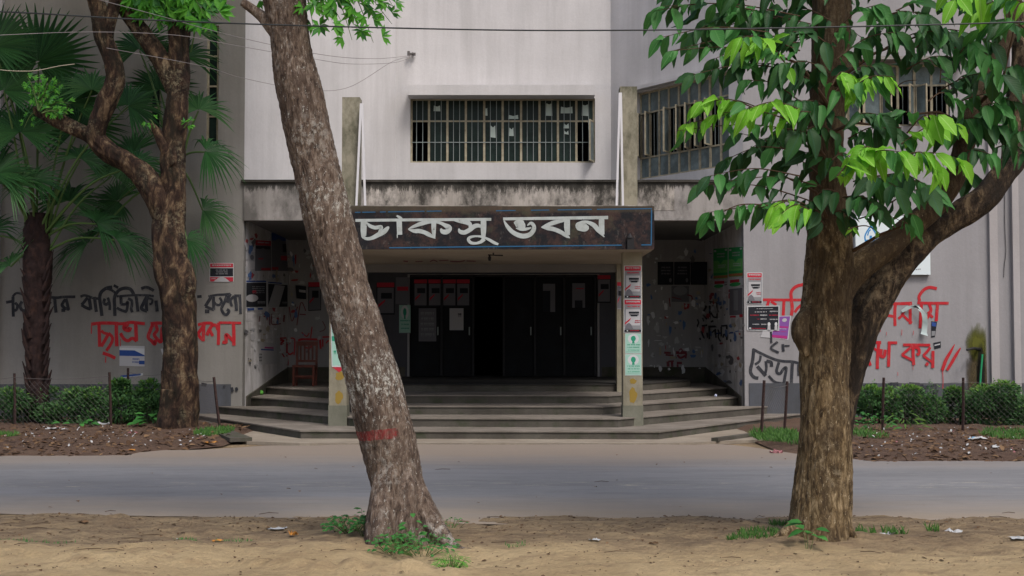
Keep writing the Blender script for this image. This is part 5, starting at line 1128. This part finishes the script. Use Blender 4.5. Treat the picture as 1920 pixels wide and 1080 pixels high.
tube_bark('branch_stub', pr_([(328,310,26),(312,280,24),(297,252,18),(284,232,9)], D3-.1), M['bark3'], T3, 20, .03, (2.2, .8), .006, .01, 16.0)
tube_bark('burl', pr_([(338,480,20),(344,510,40),(346,545,40),(340,580,20)], D3-.08), M['bark3'], T3, 28, .03, (3, 2), .015, .02, 17.0)
tube_bark('root', pr_([(318,730,30),(316,770,34),(312,800,40),(306,822,30)], D3-.2), M['bark3'], T3, 28, .03, (3, 2), .012, .02, 18.0)
sp_ = [(250+U(0,60), -30, 240+i*16, 20+U(-10, 22), 8) for i in range(12)]+[(330, -40, 345+i*7, 10+i*3, 7) for i in range(10)]
small_sprays(T3, sp_, [M['bright'], M['weed']], D=22.6, leaf=.24)
sp_ = [(72,208,50+i*8,150+U(-8, 30), 6) for i in range(9)]+[(78,212,110+i*6,205+U(-12,12),5) for i in range(5)]+[(66,210,45,240,4),(345,240,362,228,4),(290,240,278,222,3)]
small_sprays(T3, sp_, [M['bright'], M['weed']], D=22.7, leaf=.085, name='sprouts')
sp_ = [(230+U(-160, 160), -180+U(-60, 60), 240+U(-420, 420), -160+U(-160, 60), 8) for _ in range(70)]
small_sprays(T3, sp_, [M['bright'], M['weed']], D=23.0, leaf=.28, name='upper_foliage')

def crown(parent, c, r_, n, size, zmin, mats, limbs):
    inst = []; c = Vector(c); cl = [c+Vector((U(-1, 1)*r_[0], U(-1, 1)*r_[1], U(-1, 1)*r_[2]))*.75 for _ in range(26)]
    while len(inst) < n:
        p = random.choice(cl)+Vector((random.gauss(0, .28)*r_[0], random.gauss(0, .28)*r_[1], random.gauss(0, .24)*r_[2]))
        if p.z < zmin+.03*max(0, p.y-8)*0: continue
        inst.append((p, frame_of(rv(1)+Vector((0, 0, -.3)), Vector((U(-.5, .5), U(-.5, .5), 1))), size*U(.7, 1.3), 0 if R() < .7 else 1))
    joined('upper_foliage', LT_small, inst, mats, parent, kind='stuff')
    mb = MB()
    for k in range(limbs[1]): mb.tube(smooth([tuple(limbs[0]), tuple((Vector(limbs[0])+cl[k])/2+rv(.2)), tuple(cl[k])], 4), [.09*limbs[2]*(1-.09*i) for i in range(9)], 6)
    mb.build('upper_limbs', M['twigb'], parent, kind='stuff')
crown(T1, (-2.6, 9.6, 7.3), (2.9, 2.6, 1.9), 4200, .16, 5.2, [M['isl_md'], M['isl_dk']], (P(690, -380, 10.05), 10, .8))
crown(T2, (3.0, 10.8, 6.9), (2.4, 2.4, 1.7), 3200, .20, 5.0, [M['isl_dk'], M['isl_md']], (P(1555, -320, 10.2), 10, .8))
crown(T3, (-7.6, 22.0, 10.8), (4.0, 2.8, 2.2), 3400, .30, 8.3, [M['isl_dk'], M['isl_md']], (P(330, -80, 22.9), 12, 1.4))
# ================= palms
def fan(parent, base, hub, rad, face, roll, spread=2.6, droop=.35, mat='palm', n=34, light=False, bend=.0):
    """palm frond: petiole from base to hub, blade of n folded segments"""
    fr_ = MB(); b3, h3 = Vector(base), Vector(hub)
    mid = (b3+h3)/2+Vector((0, 0, .12*(h3-b3).length))
    out = (h3-b3); out = out.normalized() if out.length > .05 else Vector((0, 0, 1))
    face = Vector(face).normalized(); out2 = (out-face*out.dot(face)); out2 = out2.normalized() if out2.length > .05 else Vector((0, 0, 1))
    q_ = Matrix.Rotation(roll, 3, face); out2 = q_ @ out2; lat = face.cross(out2).normalized()
    for k in range(n):
        t = (k+.5)/n*2-1; an = t*spread; L_ = rad*(1-.12*abs(t))*U(.92, 1.05)
        wa = 2*spread/n*1.02
        row = []
        for j, s_ in enumerate((.03, .3, .58, .8, 1.0)):
            r_ = L_*s_; wdt = (wa*r_ if s_ <= .58 else wa*L_*.58*(1-(s_-.58)/.42*.93))
            dirv = out2*math.cos(an)+lat*math.sin(an)
            perp = -out2*math.sin(an)+lat*math.cos(an)
            c = h3+dirv*r_-Vector((0, 0, 1))*(droop*L_*max(0, s_-.35)**1.7*(1+.4*math.sin(k*1.7)))+face*(.05*rad*(abs(t)*1.5))
            if s_ > .7: c += face*U(-.01, .01)*rad
            row.append((c-perp*wdt*.5, c-face*(wdt*.35), c+perp*wdt*.5))
        vs_ = [p for r in row for p in r]; fr_.add(vs_, [(j*3+i, j*3+i+1, (j+1)*3+i+1, (j+1)*3+i) for j in range(4) for i in range(2)])
    o = fr_.build('frond', M[mat], parent)
    s_ = [Vector(v_) for v_ in smooth([tuple(b3), tuple(mid), tuple(h3)], 5)]
    MB().tube(s_, [.028*(1-.5*i/len(s_)) for i in range(len(s_))], 6).build('petiole', M['petiole'], o)
D4 = 24.4
PA = empty('fan_palm', P(68, 800, D4), 'fan palm with a shaggy dark trunk in front of the black slogan at far left', 'palm tree')
tube_bark('trunk', lr([(52,90,400),(48,92,450),(44,94,500),(48,92,560),(50,90,620),(52,88,700),(50,90,760),(48,92,815)], D4), M['palmbark'], PA, 48, .04, (2.5, 2.2), .030, .03, 21.0)
for k in range(26):
    y_ = 480+k*10; s_ = 1 if k % 2 else -1; x_ = 69+s_*U(12, 20)
    MB().tube([P(x_, y_+14, D4-.2), P(x_+s_*U(3, 6), y_, D4-.22), P(x_+s_*U(8, 16), y_-U(14, 26), D4-.25)], [.045, .035, .008], 5).build('leaf_stub', M['palmbark'], PA)
crown = P(70, 470, D4)
fl_ = [((72, 118), 104, (.05, -1, .15), 0, 2.7, .10, 'palm'), ((150, 240), 84, (.3, -1, .5), .3, 2.5, .3, 'palm'), ((240, 200), 66, (.2, -1, .5), .2, 2.4, .5, 'palm'), ((-10, 90), 90, (-.2, -1, .3), -.2, 2.4, .2, 'palm'), ((20, 500), 70, (-.5, -1, .9), -1.0, 1.9, 1.0, 'palm_l'), ((130, 380), 74, (.3, -1, .8), .4, 2.2, .7, 'palm'), ((-10, 330), 80, (-.3, -1, .5), -.3, 2.3, .5, 'palm'), ((180, 420), 70, (.4, -.8, .9), .8, 2.0, .8, 'palm'), ((8, 172), 80, (-.1, -1, .3), -.2, 2.2, .2, 'palm'), ((128, 195), 78, (.3, -1, .4), .2, 2.3, .35, 'palm'), ((172, 170), 60, (.5, -1, .6), .3, 2.2, .5, 'palm_l'),
      ((62, 342), 60, (-.1, -1, .7), .1, 2.3, .7, 'palm'), ((100, 430), 66, (.25, -1, .9), .6, 2.0, 1.0, 'palm_l'), ((20, 350), 66, (-.4, -1, .5), -.5, 2.0, .7, 'palm_l'), ((210, 330), 52, (.4, -1, .8), .7, 2.2, .5, 'palm_l'),
      ((215, 450), 78, (.3, -.7, 1.0), 1.0, 1.9, .9, 'palm'), ((-30, 260), 80, (-.3, -1, .4), -.3, 2.3, .4, 'palm'), ((-20, 440), 70, (-.4, -1, .8), -.8, 2.0, .9, 'palm'), ((150, 300), 60, (.3, -1, 1.0), .3, 2.2, .5, 'palm'), ((40, 250), 80, (0, -1, .4), 0, 2.4, .3, 'palm'), ((255, 310), 54, (.4, -1, .7), .6, 2.2, .5, 'palm')]
for i, (h_, r_, f_, ro, sp, dr, mt) in enumerate(fl_):
    dd = D4+U(-.9, .5); fan(PA, crown+Vector((U(-.12, .12), U(-.1, .1), U(-.3, .3))), P(h_[0], h_[1], dd), r_*1.2*dd/F, f_, ro, sp, dr, mt, n=40)
PB = empty('fan_palm', P(325, 800, 24.9), 'second fan palm, its fronds spreading out from behind the forked tree trunk', 'palm tree')
tube_bark('trunk', lr([(318,342,330),(314,344,420),(312,346,520),(310,348,640),(308,350,815)], 24.9), M['palmbark'], PB, 36, .05, (2.5, 2.2), .025, .03, 22.0)
crown = P(325, 330, 24.9)
fl_ = [((372, 208), 64, (.4, -1, .7), .4, 2.1, .55, 'palm_l'), ((385, 285), 66, (.3, -1, .9), .5, 1.9, .95, 'palm'), ((380, 395), 60, (.3, -1, .9), .9, 1.7, .9, 'palm_l'), ((250, 290), 62, (-.3, -1, .5), -.3, 2.4, .3, 'palm'), ((262, 95), 70, (-.2, -1, .5), -.2, 2.4, .3, 'palm'),
      ((345, 110), 66, (.3, -1, .6), .2, 2.2, .6, 'palm'), ((222, 378), 54, (-.2, -1, .4), -.5, 2.6, .35, 'palm'), ((170, 455), 70, (-.3, -.9, .9), -.9, 1.8, .9, 'palm'), ((300, 170), 70, (0, -1, .4), 0, 2.4, .3, 'palm'), ((365, 60), 56, (.2, -1, .5), .2, 2.2, .6, 'palm_l'), ((350, 450), 50, (.3, -1, .9), 1.0, 1.6, 1.0, 'palm')]
for i, (h_, r_, f_, ro, sp, dr, mt) in enumerate(fl_):
    dd = 24.9+U(-.9, .3); fan(PB, crown+Vector((U(-.1, .1), U(-.1, .1), U(-.1, .3))), P(h_[0], h_[1], dd), r_*1.2*dd/F, f_, ro, sp, dr, mt, n=40)

# ================= hedges
def hedge(name, x0, x1, y0, y1, h0, label, n, seedk, yel=.12):
    c = empty(name, ((x0+x1)/2, (y0+y1)/2, 0), label, 'hedge')
    top = lambda x, y: h0*(1+.30*noise.noise(Vector((x*1.3, y*1.3, seedk)))+.30*noise.noise(Vector((x*4.1, y*4.1, seedk))))
    inst = []; cls = []
    nc = int((x1-x0)*9)
    for k in range(nc):
        cx_ = x0+(x1-x0)*(k+U(-.3, 1.3))/nc; cy_ = U(y0+.15, y1-.15); rr_ = U(.16, .34); cls.append((min(max(cx_, x0+.1), x1-.15), cy_, U(.12, .95)*top(cx_, cy_)-rr_*.45, rr_, U(-1, 1)))
    while len(inst) < n:
        c_ = random.choice(cls); v_ = Vector((random.gauss(0, 1), random.gauss(0, 1), random.gauss(0, 1))).normalized()*c_[3]*(R()**.28)
        p = Vector((c_[0]+v_.x*1.15, c_[1]+v_.y, max(.02, c_[2]+v_.z*.85+.08)))
        if p.z < .25 and R() < .6: continue
        isy = (v_.z > .55*c_[3] and c_[2] > .3 and R() < yel*3) or R() < yel*.25
        d = v_.normalized()+Vector((U(-.7, .7), U(-.7, .2), U(-.2, .6)))
        inst.append((p, frame_of(d, Vector((U(-.5, .5), U(-1, 0), 1))), U(.04, .085), 1 if isy else 0))
    for i in range(int((x1-x0)*26)):        # long shoots sticking out of the top
        x = U(x0, x1); y = U(y0, y1); t_ = top(x, y)*.8; h_ = U(.08, .26)
        for k in range(9): inst.append((Vector((x+k*.005, y, t_+h_*k/9)), frame_of(Vector((U(-1, 1), U(-1, .3), .5)), Vector((0, -.5, 1))), U(.03, .06), 1 if k > 5 and R() < .6 else 0))
    joined('foliage', LT_round, inst, [M['hedge'], M['hedge_y']], c, kind='stuff')
    st = MB()
    for i in range(int((x1-x0)*16)):
        x = U(x0+.05, x1-.05); y = U(y0+.05, y1-.05); st.tube([(x, y, .03), (x+U(-.08, .08), y+U(-.08, .08), .35), (x+U(-.2, .2), y+U(-.15, .15), top(x, y)*.85)], [.012, .009, .004], 4)
    st.build('stems', M['hedge_core'], c, kind='stuff')
    return c
hedge('hedge', -9.6, P(306, 0, 24.0).x, 23.6, 24.9, .68, 'dark green clipped hedge behind the left fence under the palm', 15000, 1.0)
hedge('hedge', P(1608, 0, 24.0).x, 9.8, 23.3, 24.8, .72, 'dark green hedge with yellowish new tips along the right wall', 17000, 5.0, .3)
# big-leaf weed in left hedge, fern in front of right hedge
def weed(loc, n, size, h, label, T=LT_round, mat='weed', spread=.2, name='weed_plant', cat='weed', group=None):
    c = empty(name, loc, label, cat, group); loc = Vector(loc); inst = []; st = MB()
    for i in range(n):
        a = U(0, 6.28); r_ = spread*math.sqrt(R()); p = loc+Vector((r_*math.cos(a), r_*math.sin(a), h*U(.25, 1)*(1-.5*r_/spread)))
        inst.append((p, frame_of(Vector((math.cos(a), math.sin(a)-.4, U(-.3, .4))), Vector((0, -.4, 1))), size*U(.6, 1.2), 0))
        if i % 3 == 0: st.tube([loc+Vector((r_*.3*math.cos(a), r_*.3*math.sin(a), -.02)), p], [.003, .0015], 3)
    if n >= 3: st.build('stems', M['twig'], c)
    joined('foliage', T, inst, [M[mat]], c, kind='stuff' if n > 30 else None); return c
weed(P(282, 800, 23.3), 9, .26, .42, 'broad leaved pale green plant at the end of the left hedge', spread=.25)
weed(P(140, 800, 23.2), 6, .2, .15, 'low broad leaved weed in front of the left hedge', spread=.3)
weed(P(1698, 812, 22.4), 26, .2, .45, 'fern with feathery fronds in front of the right hedge', T=LT_narrow, spread=.3, name='fern', cat='fern', mat='hedge_y')
weed(P(1640, 812, 22.0), 40, .12, .5, 'leafy bush beside the right tree at the hedge end', spread=.35)
# weeds round the near trunks
def gz(x, y): return dirt_z(x, y)
def gpt(px, py):
    g = G(px, py, .05); return Vector((g.x, g.y, gz(g.x, g.y)))
weed(gpt(660, 1000), 150, .045, .16, 'creeping green weeds at the left foot of the leaning tree', spread=.22)
weed(gpt(686, 1008), 60, .05, .28, 'tall sprig of weeds against the leaning trunk', spread=.10)
weed(gpt(742, 1034), 100, .040, .20, 'small leaved weeds between the roots of the leaning tree', spread=.20)
weed(gpt(792, 1036), 130, .040, .22, 'green weeds growing over the right root of the leaning tree', spread=.26)
weed(gpt(772, 1030), 10, .08, .42, 'single heart leaved seedling on the leaning tree root', spread=.06)
weed(gpt(846, 1058), 240, .036, .15, 'feathery bright green moss like plant on the long root', T=LT_narrow, spread=.11, mat='bright')
weed(gpt(840, 985), 30, .035, .16, 'sparse weeds behind the long root', spread=.16)
weed(gpt(1514, 1026), 9, .12, .30, 'broad leaved seedling against the right tree trunk', spread=.09, mat='weed')
# grass
def grass(name, specs, label, mat='grass', size=.12):
    inst = []
    for (cx_, cy_, rx, ry, n, zf) in specs:
        for i in range(n):
            a = U(0, 6.28); r_ = math.sqrt(R()); x = cx_+rx*r_*math.cos(a); y = cy_+ry*r_*math.sin(a)
            inst.append((Vector((x, y, zf(x, y)-.01)), frame_of(Vector((U(-.6, .6), U(-.6, .6), 1)), Vector((U(-1, 1), -1, 0))), size*U(.5, 1.3), 0))
    o = joined(name, LT_narrow, inst, [M[mat]]); tag(o, label, 'grass', kind='stuff'); return o
g1 = G(1430, 1010, .04); g2 = G(1470, 995, .04); g3 = G(1620, 1000, .04)
grass('grass_tuft', [(g1.x, g1.y, .20, .16, 230, gz), (g2.x, g2.y, .12, .13, 150, gz), (g1.x-.2, g1.y-.1, .10, .06, 60, gz)], 'low grass patch at the left foot of the right tree', size=.055)
grass('grass_tuft', [(g3.x, g3.y, .10, .12, 70, gz), (g3.x+.24, g3.y-.05, .10, .06, 50, gz), (g3.x+.56, g3.y+.02, .05, .05, 30, gz)], 'grass tufts at the right foot of the right tree', size=.07)
vr = lambda x, y: vz(x, y, yr); vl = lambda x, y: vz(x, y, yl)
ga = G(1470, 835); gb = G(1890, 835)
grass('verge_grass', [(ga.x+.1, ga.y+.7, .42, 1.3, 1100, vr), (gb.x+.75, gb.y+.9, .75, 1.2, 900, vr), (5.75, 20.9, .28, .9, 260, vr)], 'green grass on the right verge by the fence', size=.10)
gc = G(5, 825)
grass('verge_grass', [(gc.x-.3, gc.y, .55, .35, 700, vl), (-5.0, 21.6, .3, .7, 500, vl)], 'patches of grass on the left verge', size=.09)
g4 = G(60, 1015, .03)
grass('ground_weeds', [(G(60,1015,.03).x, G(60,1015,.03).y, .35, .08, 130, gz), (G(350,1020,.03).x, G(350,1020,.03).y, .12, .06, 60, gz), (G(440,1018,.03).x, G(440,1018,.03).y, .15, .05, 40, gz), (G(960+10,1028,.03).x, G(970,1028,.03).y, .1, .05, 40, gz)], 'tiny weeds dotted over the near dirt', size=.035, mat='weed')

# ================= fences
FENCE_P = {}
def fence(pts_, label, zf, name='wire_fence', posts=True, skipn=()):
    """pts_: list of (base px, base py, top px, top py, D)"""
    c0 = P(pts_[0][0], pts_[0][1], pts_[0][4]); f = empty(name, (c0.x, c0.y, 0), label, 'fence'); T_ = []
    for bx_, by_, tx_, ty_, d_ in pts_:
        a = P(bx_, by_, d_); b = P(tx_, ty_, d_); a.z = min(a.z, .0)-.02; T_.append((a, b))
        mb = MB(); mid = (a+b)/2+Vector((U(-.01, .01), 0, 0)); mb.tube([a, mid, b], [.026, .025, .024], 4); mb.build('post', M['steelpost'], f)
    net = MB()
    for (a0, b0), (a1, b1) in zip(T_[:-1], T_[1:]):
        L_ = (a1-a0).length; H_ = .95; s_ = .10
        pt = lambda u_, v_: (a0.lerp(a1, u_/L_))*(1)+((b0.lerp(b1, u_/L_))-(a0.lerp(a1, u_/L_)))*(v_/H_*.93)+Vector((0, -.03+.03*noise.noise(Vector((u_*2, v_*2, 3))), -.04*math.sin(math.pi*u_/L_)*(v_/H_)))
        nseg = int(L_/s_)
        for i in range(-int(H_/s_), nseg+1):
            for sg in (1, -1):
                prev = None
                for j in range(0, int(H_/s_)+1):
                    uu = (i+j)*s_ if sg == 1 else (i+int(H_/s_)-j)*s_
                    if 0 <= uu <= L_:
                        cpt = pt(uu, j*s_)
                        if prev is not None: net.tube([prev, cpt], .0013, 3, cap=False)
                        prev = cpt
                    else: prev = None
        net.tube([pt(L_*k/6, H_) for k in range(7)], .004, 3)
    net.build('wire_netting', M['wire'], f, kind='stuff')
    return f
fence([(-60,806,-62,700,23.3),(28,806,27,700,23.3),(208,808,205,698,23.1)], 'wire netting fence with rusty posts before the left hedge', vl)
fence([(240,770,240,690,24.9),(303,768,304,695,24.9)], 'low wire fence behind the left hedge near the forked tree', vl)
fence([(414,812,401,707,22.4),(366,780,364,702,25.2)], 'short wire fence panel running back beside the left end of the steps', vl)
fence([(1427,822,1433,713,21.2),(1470,815,1476,715,22.2)], 'two leaning rusty posts with netting at the right end of the steps', vr)
fence([(1655,816,1657,708,22.1),(1805,815,1806,708,22.1),(1990,815,1990,708,22.1)], 'wire netting fence with rusty posts before the right hedge', vr)

# small slab / board pieces at verge ends
for (a, b, lb) in (((372,792),(452,824),'mossy flat concrete slab at the left end of the steps'), ((1340,824),(1432,812),'narrow mossy kerb piece by the right fence post')):
    pa_, pb_ = G(a[0], a[1], .05), G(b[0], b[1], .05)
    mb = MB(); mb.obox(Vector((pa_.x, pa_.y, .045)), Vector((pb_.x, pb_.y, .045)), .35 if a[0] < 900 else .12, .06, 0)
    o = mb.build('concrete_slab', M['riser']); tag(o, lb, 'slab')

# ================= wires
def wire(name, pts_, r_, mat, label, cat='wire'):
    w3 = [P(*p) for p in pts_]; s_ = smooth([tuple(p) for p in w3], 8)
    o = MB().tube(s_, r_, 6).build(name, mat); return tag(o, label, cat)
wire('power_cable', [(-400,10,8.4),(0,22,8.4),(250,36,8.4),(500,46,8.4),(760,53,8.4),(1000,57,8.4),(1250,56,8.4),(1500,52,8.4),(1720,47,8.4),(1920,41,8.4),(2300,25,8.4)], .0052, M['cable'], 'thick black cable crossing the whole view near the top', 'cable')
wire('service_wire', [(772,104,YC-.12),(700,110,25),(600,102,22),(440,68,20),(300,30,18),(150,-10,16)], .005, M['thinwire'], 'upper thin wire running left from the wall bracket')
wire('service_wire', [(772,106,YC-.12),(735,116,27),(650,165,25),(560,166,23.6),(450,145,22.5),(380,124,21),(200,90,18)], .005, M['thinwire'], 'lower sagging thin wire running left from the wall bracket')
wire('service_wire', [(772,105,YC-.12),(742,117,27),(660,120,25),(585,110,23),(440,85,21),(330,66,20),(160,60,18),(-80,70,16)], .005, M['thinwire'], 'middle thin wire running left behind the leaning trunk')
wire('loose_wire', [(-60,120,20),(0,131,20),(60,133,20),(110,124,20),(140,120,20)], .006, flat('pale_wire', (.4, .36, .28)), 'short pale wire looping in front of the big palm frond')
wire('wall_cable', [(1884,330,YW-.02),(1884,420,YW-.02),(1886,470,YW-.02),(1883,500,YW-.02),(1882,520,YW-.02)], .006, M['black'], 'thin dark cable hanging down the right wall between the pilasters')
c_ = P(775, 103, YC); o = MB().box(c_.x-.12, c_.x+.06, YC-.10, YC-.06, c_.z-.03, c_.z+.03).tube([(c_.x, YC, c_.z), (c_.x, YC-.2, c_.z)], .02, 6).tube([(c_.x-.1, YC-.12, c_.z-.05), (c_.x-.1, YC-.12, c_.z+.06)], .03, 8).build('wire_bracket', M['wire']); tag(o, 'small metal wire bracket on the upper wall left of the window', 'bracket')

# ================= litter
inst = []
def scat(n, x0, x1, yf, y1, zf, T, smin, smax):
    for i in range(n):
        x = U(x0, x1); a = yf(x)+.05; y = a+(y1-a)*R()**1.3
        inst.append((Vector((x, y, zf(x, y)+.012)), frame_of(Vector((U(-1, 1), U(-1, 1), U(-.15, .3))), Vector((U(-.4, .4), U(-.5, .2), 1))), U(smin, smax), 0))
scat(900, -9, -4.6, yl, 23.4, vl, LT_round, .04, .13); scat(1100, 4.6, 9.2, yr, 22.6, vr, LT_round, .04, .13)
inst = [(a, b, c, 0 if R() < .5 else 1) for a, b, c, d in inst]
o = joined('leaf_litter', LT_round, inst, [M['drylf'], M['drylf_d']]); tag(o, 'dry brown leaves strewn over both verges', 'leaf litter', kind='stuff')
inst = []
for i in range(2600):
    x = U(-5, 5); y = U(8.4, 11.8); 
    if R() > .16+.84*min(1, max(0, (y-9.9)/1.0))*(.5+.5*(noise.noise(Vector((x*1.5, y*2, 6))) > -.1)): continue
    inst.append((Vector((x, y, gz(x, y)+.006)), frame_of(Vector((U(-1, 1), U(-1, 1), U(-.1, .15))), Vector((U(-.4, .4), U(-.4, .2), 1))), U(.012, .045), 0 if R() < .3 else 1))
for i in range(50):
    x = U(-7, 7); y = U(12.2, 18); inst.append((Vector((x, y, .022)), frame_of(Vector((U(-1, 1), U(-1, 1), .05)), Vector((0, 0, 1))), U(.02, .06), 0))
o = joined('fallen_leaves', LT_round, inst, [M['drylf'], M['drylf_d']]); tag(o, 'small dry leaves scattered on the near dirt and road', 'fallen leaves', kind='stuff')
# small stones and clods
mb = MB()
for i in range(900):
    x = U(-4.8, 4.8); y = U(8.3, 11.7); s_ = U(.003, .009)*(1 if R() < .95 else 2); z = gz(x, y)+s_*.25
    vs_ = [(x+s_*U(.7, 1.2)*a, y+s_*U(.7, 1.2)*b, z+s_*c) for a, b, c in ((1,0,0),(0,1,0),(-1,0,0),(0,-1,0),(0,0,.7),(0,0,-.6))]
    mb.add(vs_, [(0,1,4),(1,2,4),(2,3,4),(3,0,4),(1,0,5),(2,1,5),(3,2,5),(0,3,5)])
o = mb.build('pebbles', M['verge'], kind='stuff'); tag(o, 'pebbles and soil clods on the near dirt', 'pebbles')
mb = MB()
for i in range(46):
    x = U(-5, 5); y = U(9.0, 12.0) if R() < .9 else U(12.5, 16); z = max(gz(x, y), 0.004 if y > 11.8 else -1)+.012; a = U(-.5, .5)+(math.pi if R() < .5 else 0); l = U(.04, .2)
    mb.tube([(x, y, z), (x+l*.5*math.cos(a), y+l*.5*math.sin(a)+U(-.02, .02), z+.008), (x+l*math.cos(a), y+l*math.sin(a), z)], [.0025, .003, .0015], 4)
o = mb.build('fallen_twigs', M['twigb'], kind='stuff'); tag(o, 'thin dry twigs scattered along the road edge', 'twigs')
def crumple(px, py, size, mat, label, zf=None, name='litter_scrap', flatn=.35, D=None):
    g = G(px, py, .03); z = zf(g.x, g.y) if zf else gz(g.x, g.y); mb = MB(); n1, n2 = 5, 4; vs_ = []
    for j in range(n2+1):
        for i in range(n1+1):
            vs_.append((g.x+size*(i/n1-.5)+U(-.1, .1)*size, g.y+size*.6*(j/n2-.5)+U(-.1, .1)*size, z+.006+size*flatn*abs(noise.noise(Vector((i*.9+px, j*.9, py*.1))))))
    mb.add(vs_, [(j*(n1+1)+i, j*(n1+1)+i+1, (j+1)*(n1+1)+i+1, (j+1)*(n1+1)+i) for j in range(n2) for i in range(n1)])
    o = mb.build(name, mat); return tag(o, label, 'leaf' if 'leaf' in label else 'litter')
crumple(550, 1003, .07, M['drylf_o'], 'upright orange dry leaf on the dirt left of the leaning tree', flatn=1.2, name='dry_leaf')
crumple(408, 1022, .08, M['drylf_o'], 'yellow orange flat leaf on the near dirt', name='dry_leaf')
crumple(247, 846, .10, M['drylf_o'], 'small orange leaf at the left road edge', vl, name='dry_leaf')
crumple(395, 832, .2, M['drylf_o'], 'yellow leaf beside the mossy slab', vl, name='dry_leaf')
crumple(340, 1004, .09, M['scrap'], 'pale blue white scrap on the dirt at left')
crumple(155, 985, .09, M['drylf'], 'curled tan leaf on the dirt at far left', name='dry_leaf')
crumple(520, 991, .14, M['scrap'], 'flat white scrap near the road left of the leaning tree', flatn=.12)
crumple(395, 1003, .10, M['scrap'], 'thin white scrap lying on the dirt left of centre', flatn=.12)
crumple(1115, 1024, .09, M['scrap'], 'small white plastic bit on the dirt right of centre')
crumple(1225, 1024, .07, M['drylf'], 'reddish brown leaf on the dirt in the middle', name='dry_leaf')
crumple(1660, 1005, .13, M['scrap'], 'crumpled white plastic right of the right tree')
crumple(1785, 1006, .14, M['scrap'], 'pale paper scrap on the dirt at the right')
crumple(1910, 1019, .13, M['scrap'], 'white scrap at the right edge of the dirt')
crumple(1455, 846, .16, M['scrapr'], 'pinkish cup shaped scrap at the road edge by the right fence', vr, flatn=.7)
crumple(192, 802, .28, M['scrap'], 'white crumpled bag on the left litter heap', vl)
crumple(102, 812, .3, M['scrap'], 'long pale plastic sheet on the left verge', vl, flatn=.2)
crumple(250, 815, .16, M['scrapr'], 'pink scrap on the left verge litter', vl)
crumple(1820, 829, .16, M['scrapb'], 'light blue plastic scrap on the right verge', vr)
crumple(1834, 830, .24, M['scrap'], 'white plastic bag beside the blue scrap on the right verge', vr)
crumple(1870, 845, .16, M['scrap'], 'small pale bag at the road edge on the right', vr)
# countless tiny bits of plastic on the verges
inst = []
for i in range(260):
    left = R() < .5; x = U(-8.6, -4.7) if left else U(4.9, 8.8); f_ = yl if left else yr; zf = vl if left else vr
    a = f_(x)+.25; y = a+(22.8-a)*R()**1.2; inst.append((Vector((x, y, zf(x, y)+.02)), frame_of(rv(1)+Vector((0, 0, .1)), Vector((U(-.5, .5), -.6, 1))), U(.015, .06), 0 if R() < .88 else 1))
o = joined('plastic_litter', LT_round, inst, [M['scrap'], M['scrapr']]); tag(o, 'tiny white and pink plastic bits strewn over both verges', 'litter', kind='stuff')
# green ball-like fruit on the step and small bottle cap
for px, py, z, c, lb, r_ in ((490, 738, .45, (.10, .35, .05), 'small green fruit lying on the left end of the steps', .05), (1342, 743, .45, (.55, .6, .8), 'small pale cup lying on the right end of the steps', .03)):
    g = G(px, py, z+r_*.6); mb = MB(); pts_ = [(g.x, g.y, z+r_*(1-math.cos(t*math.pi/6))) for t in range(7)]; mb.tube([Vector(p)+Vector((0, 0, .0005*i)) for i, p in enumerate(pts_)], [max(.002, r_*math.sin(t*math.pi/6)) for t in range(7)], 10)
    o = mb.build('fruit' if c[1] > .3 and c[0] < .2 else 'paper_cup', flat('item_%d' % px, c), smooth=True); tag(o, lb, 'fruit' if c[0] < .2 else 'cup')
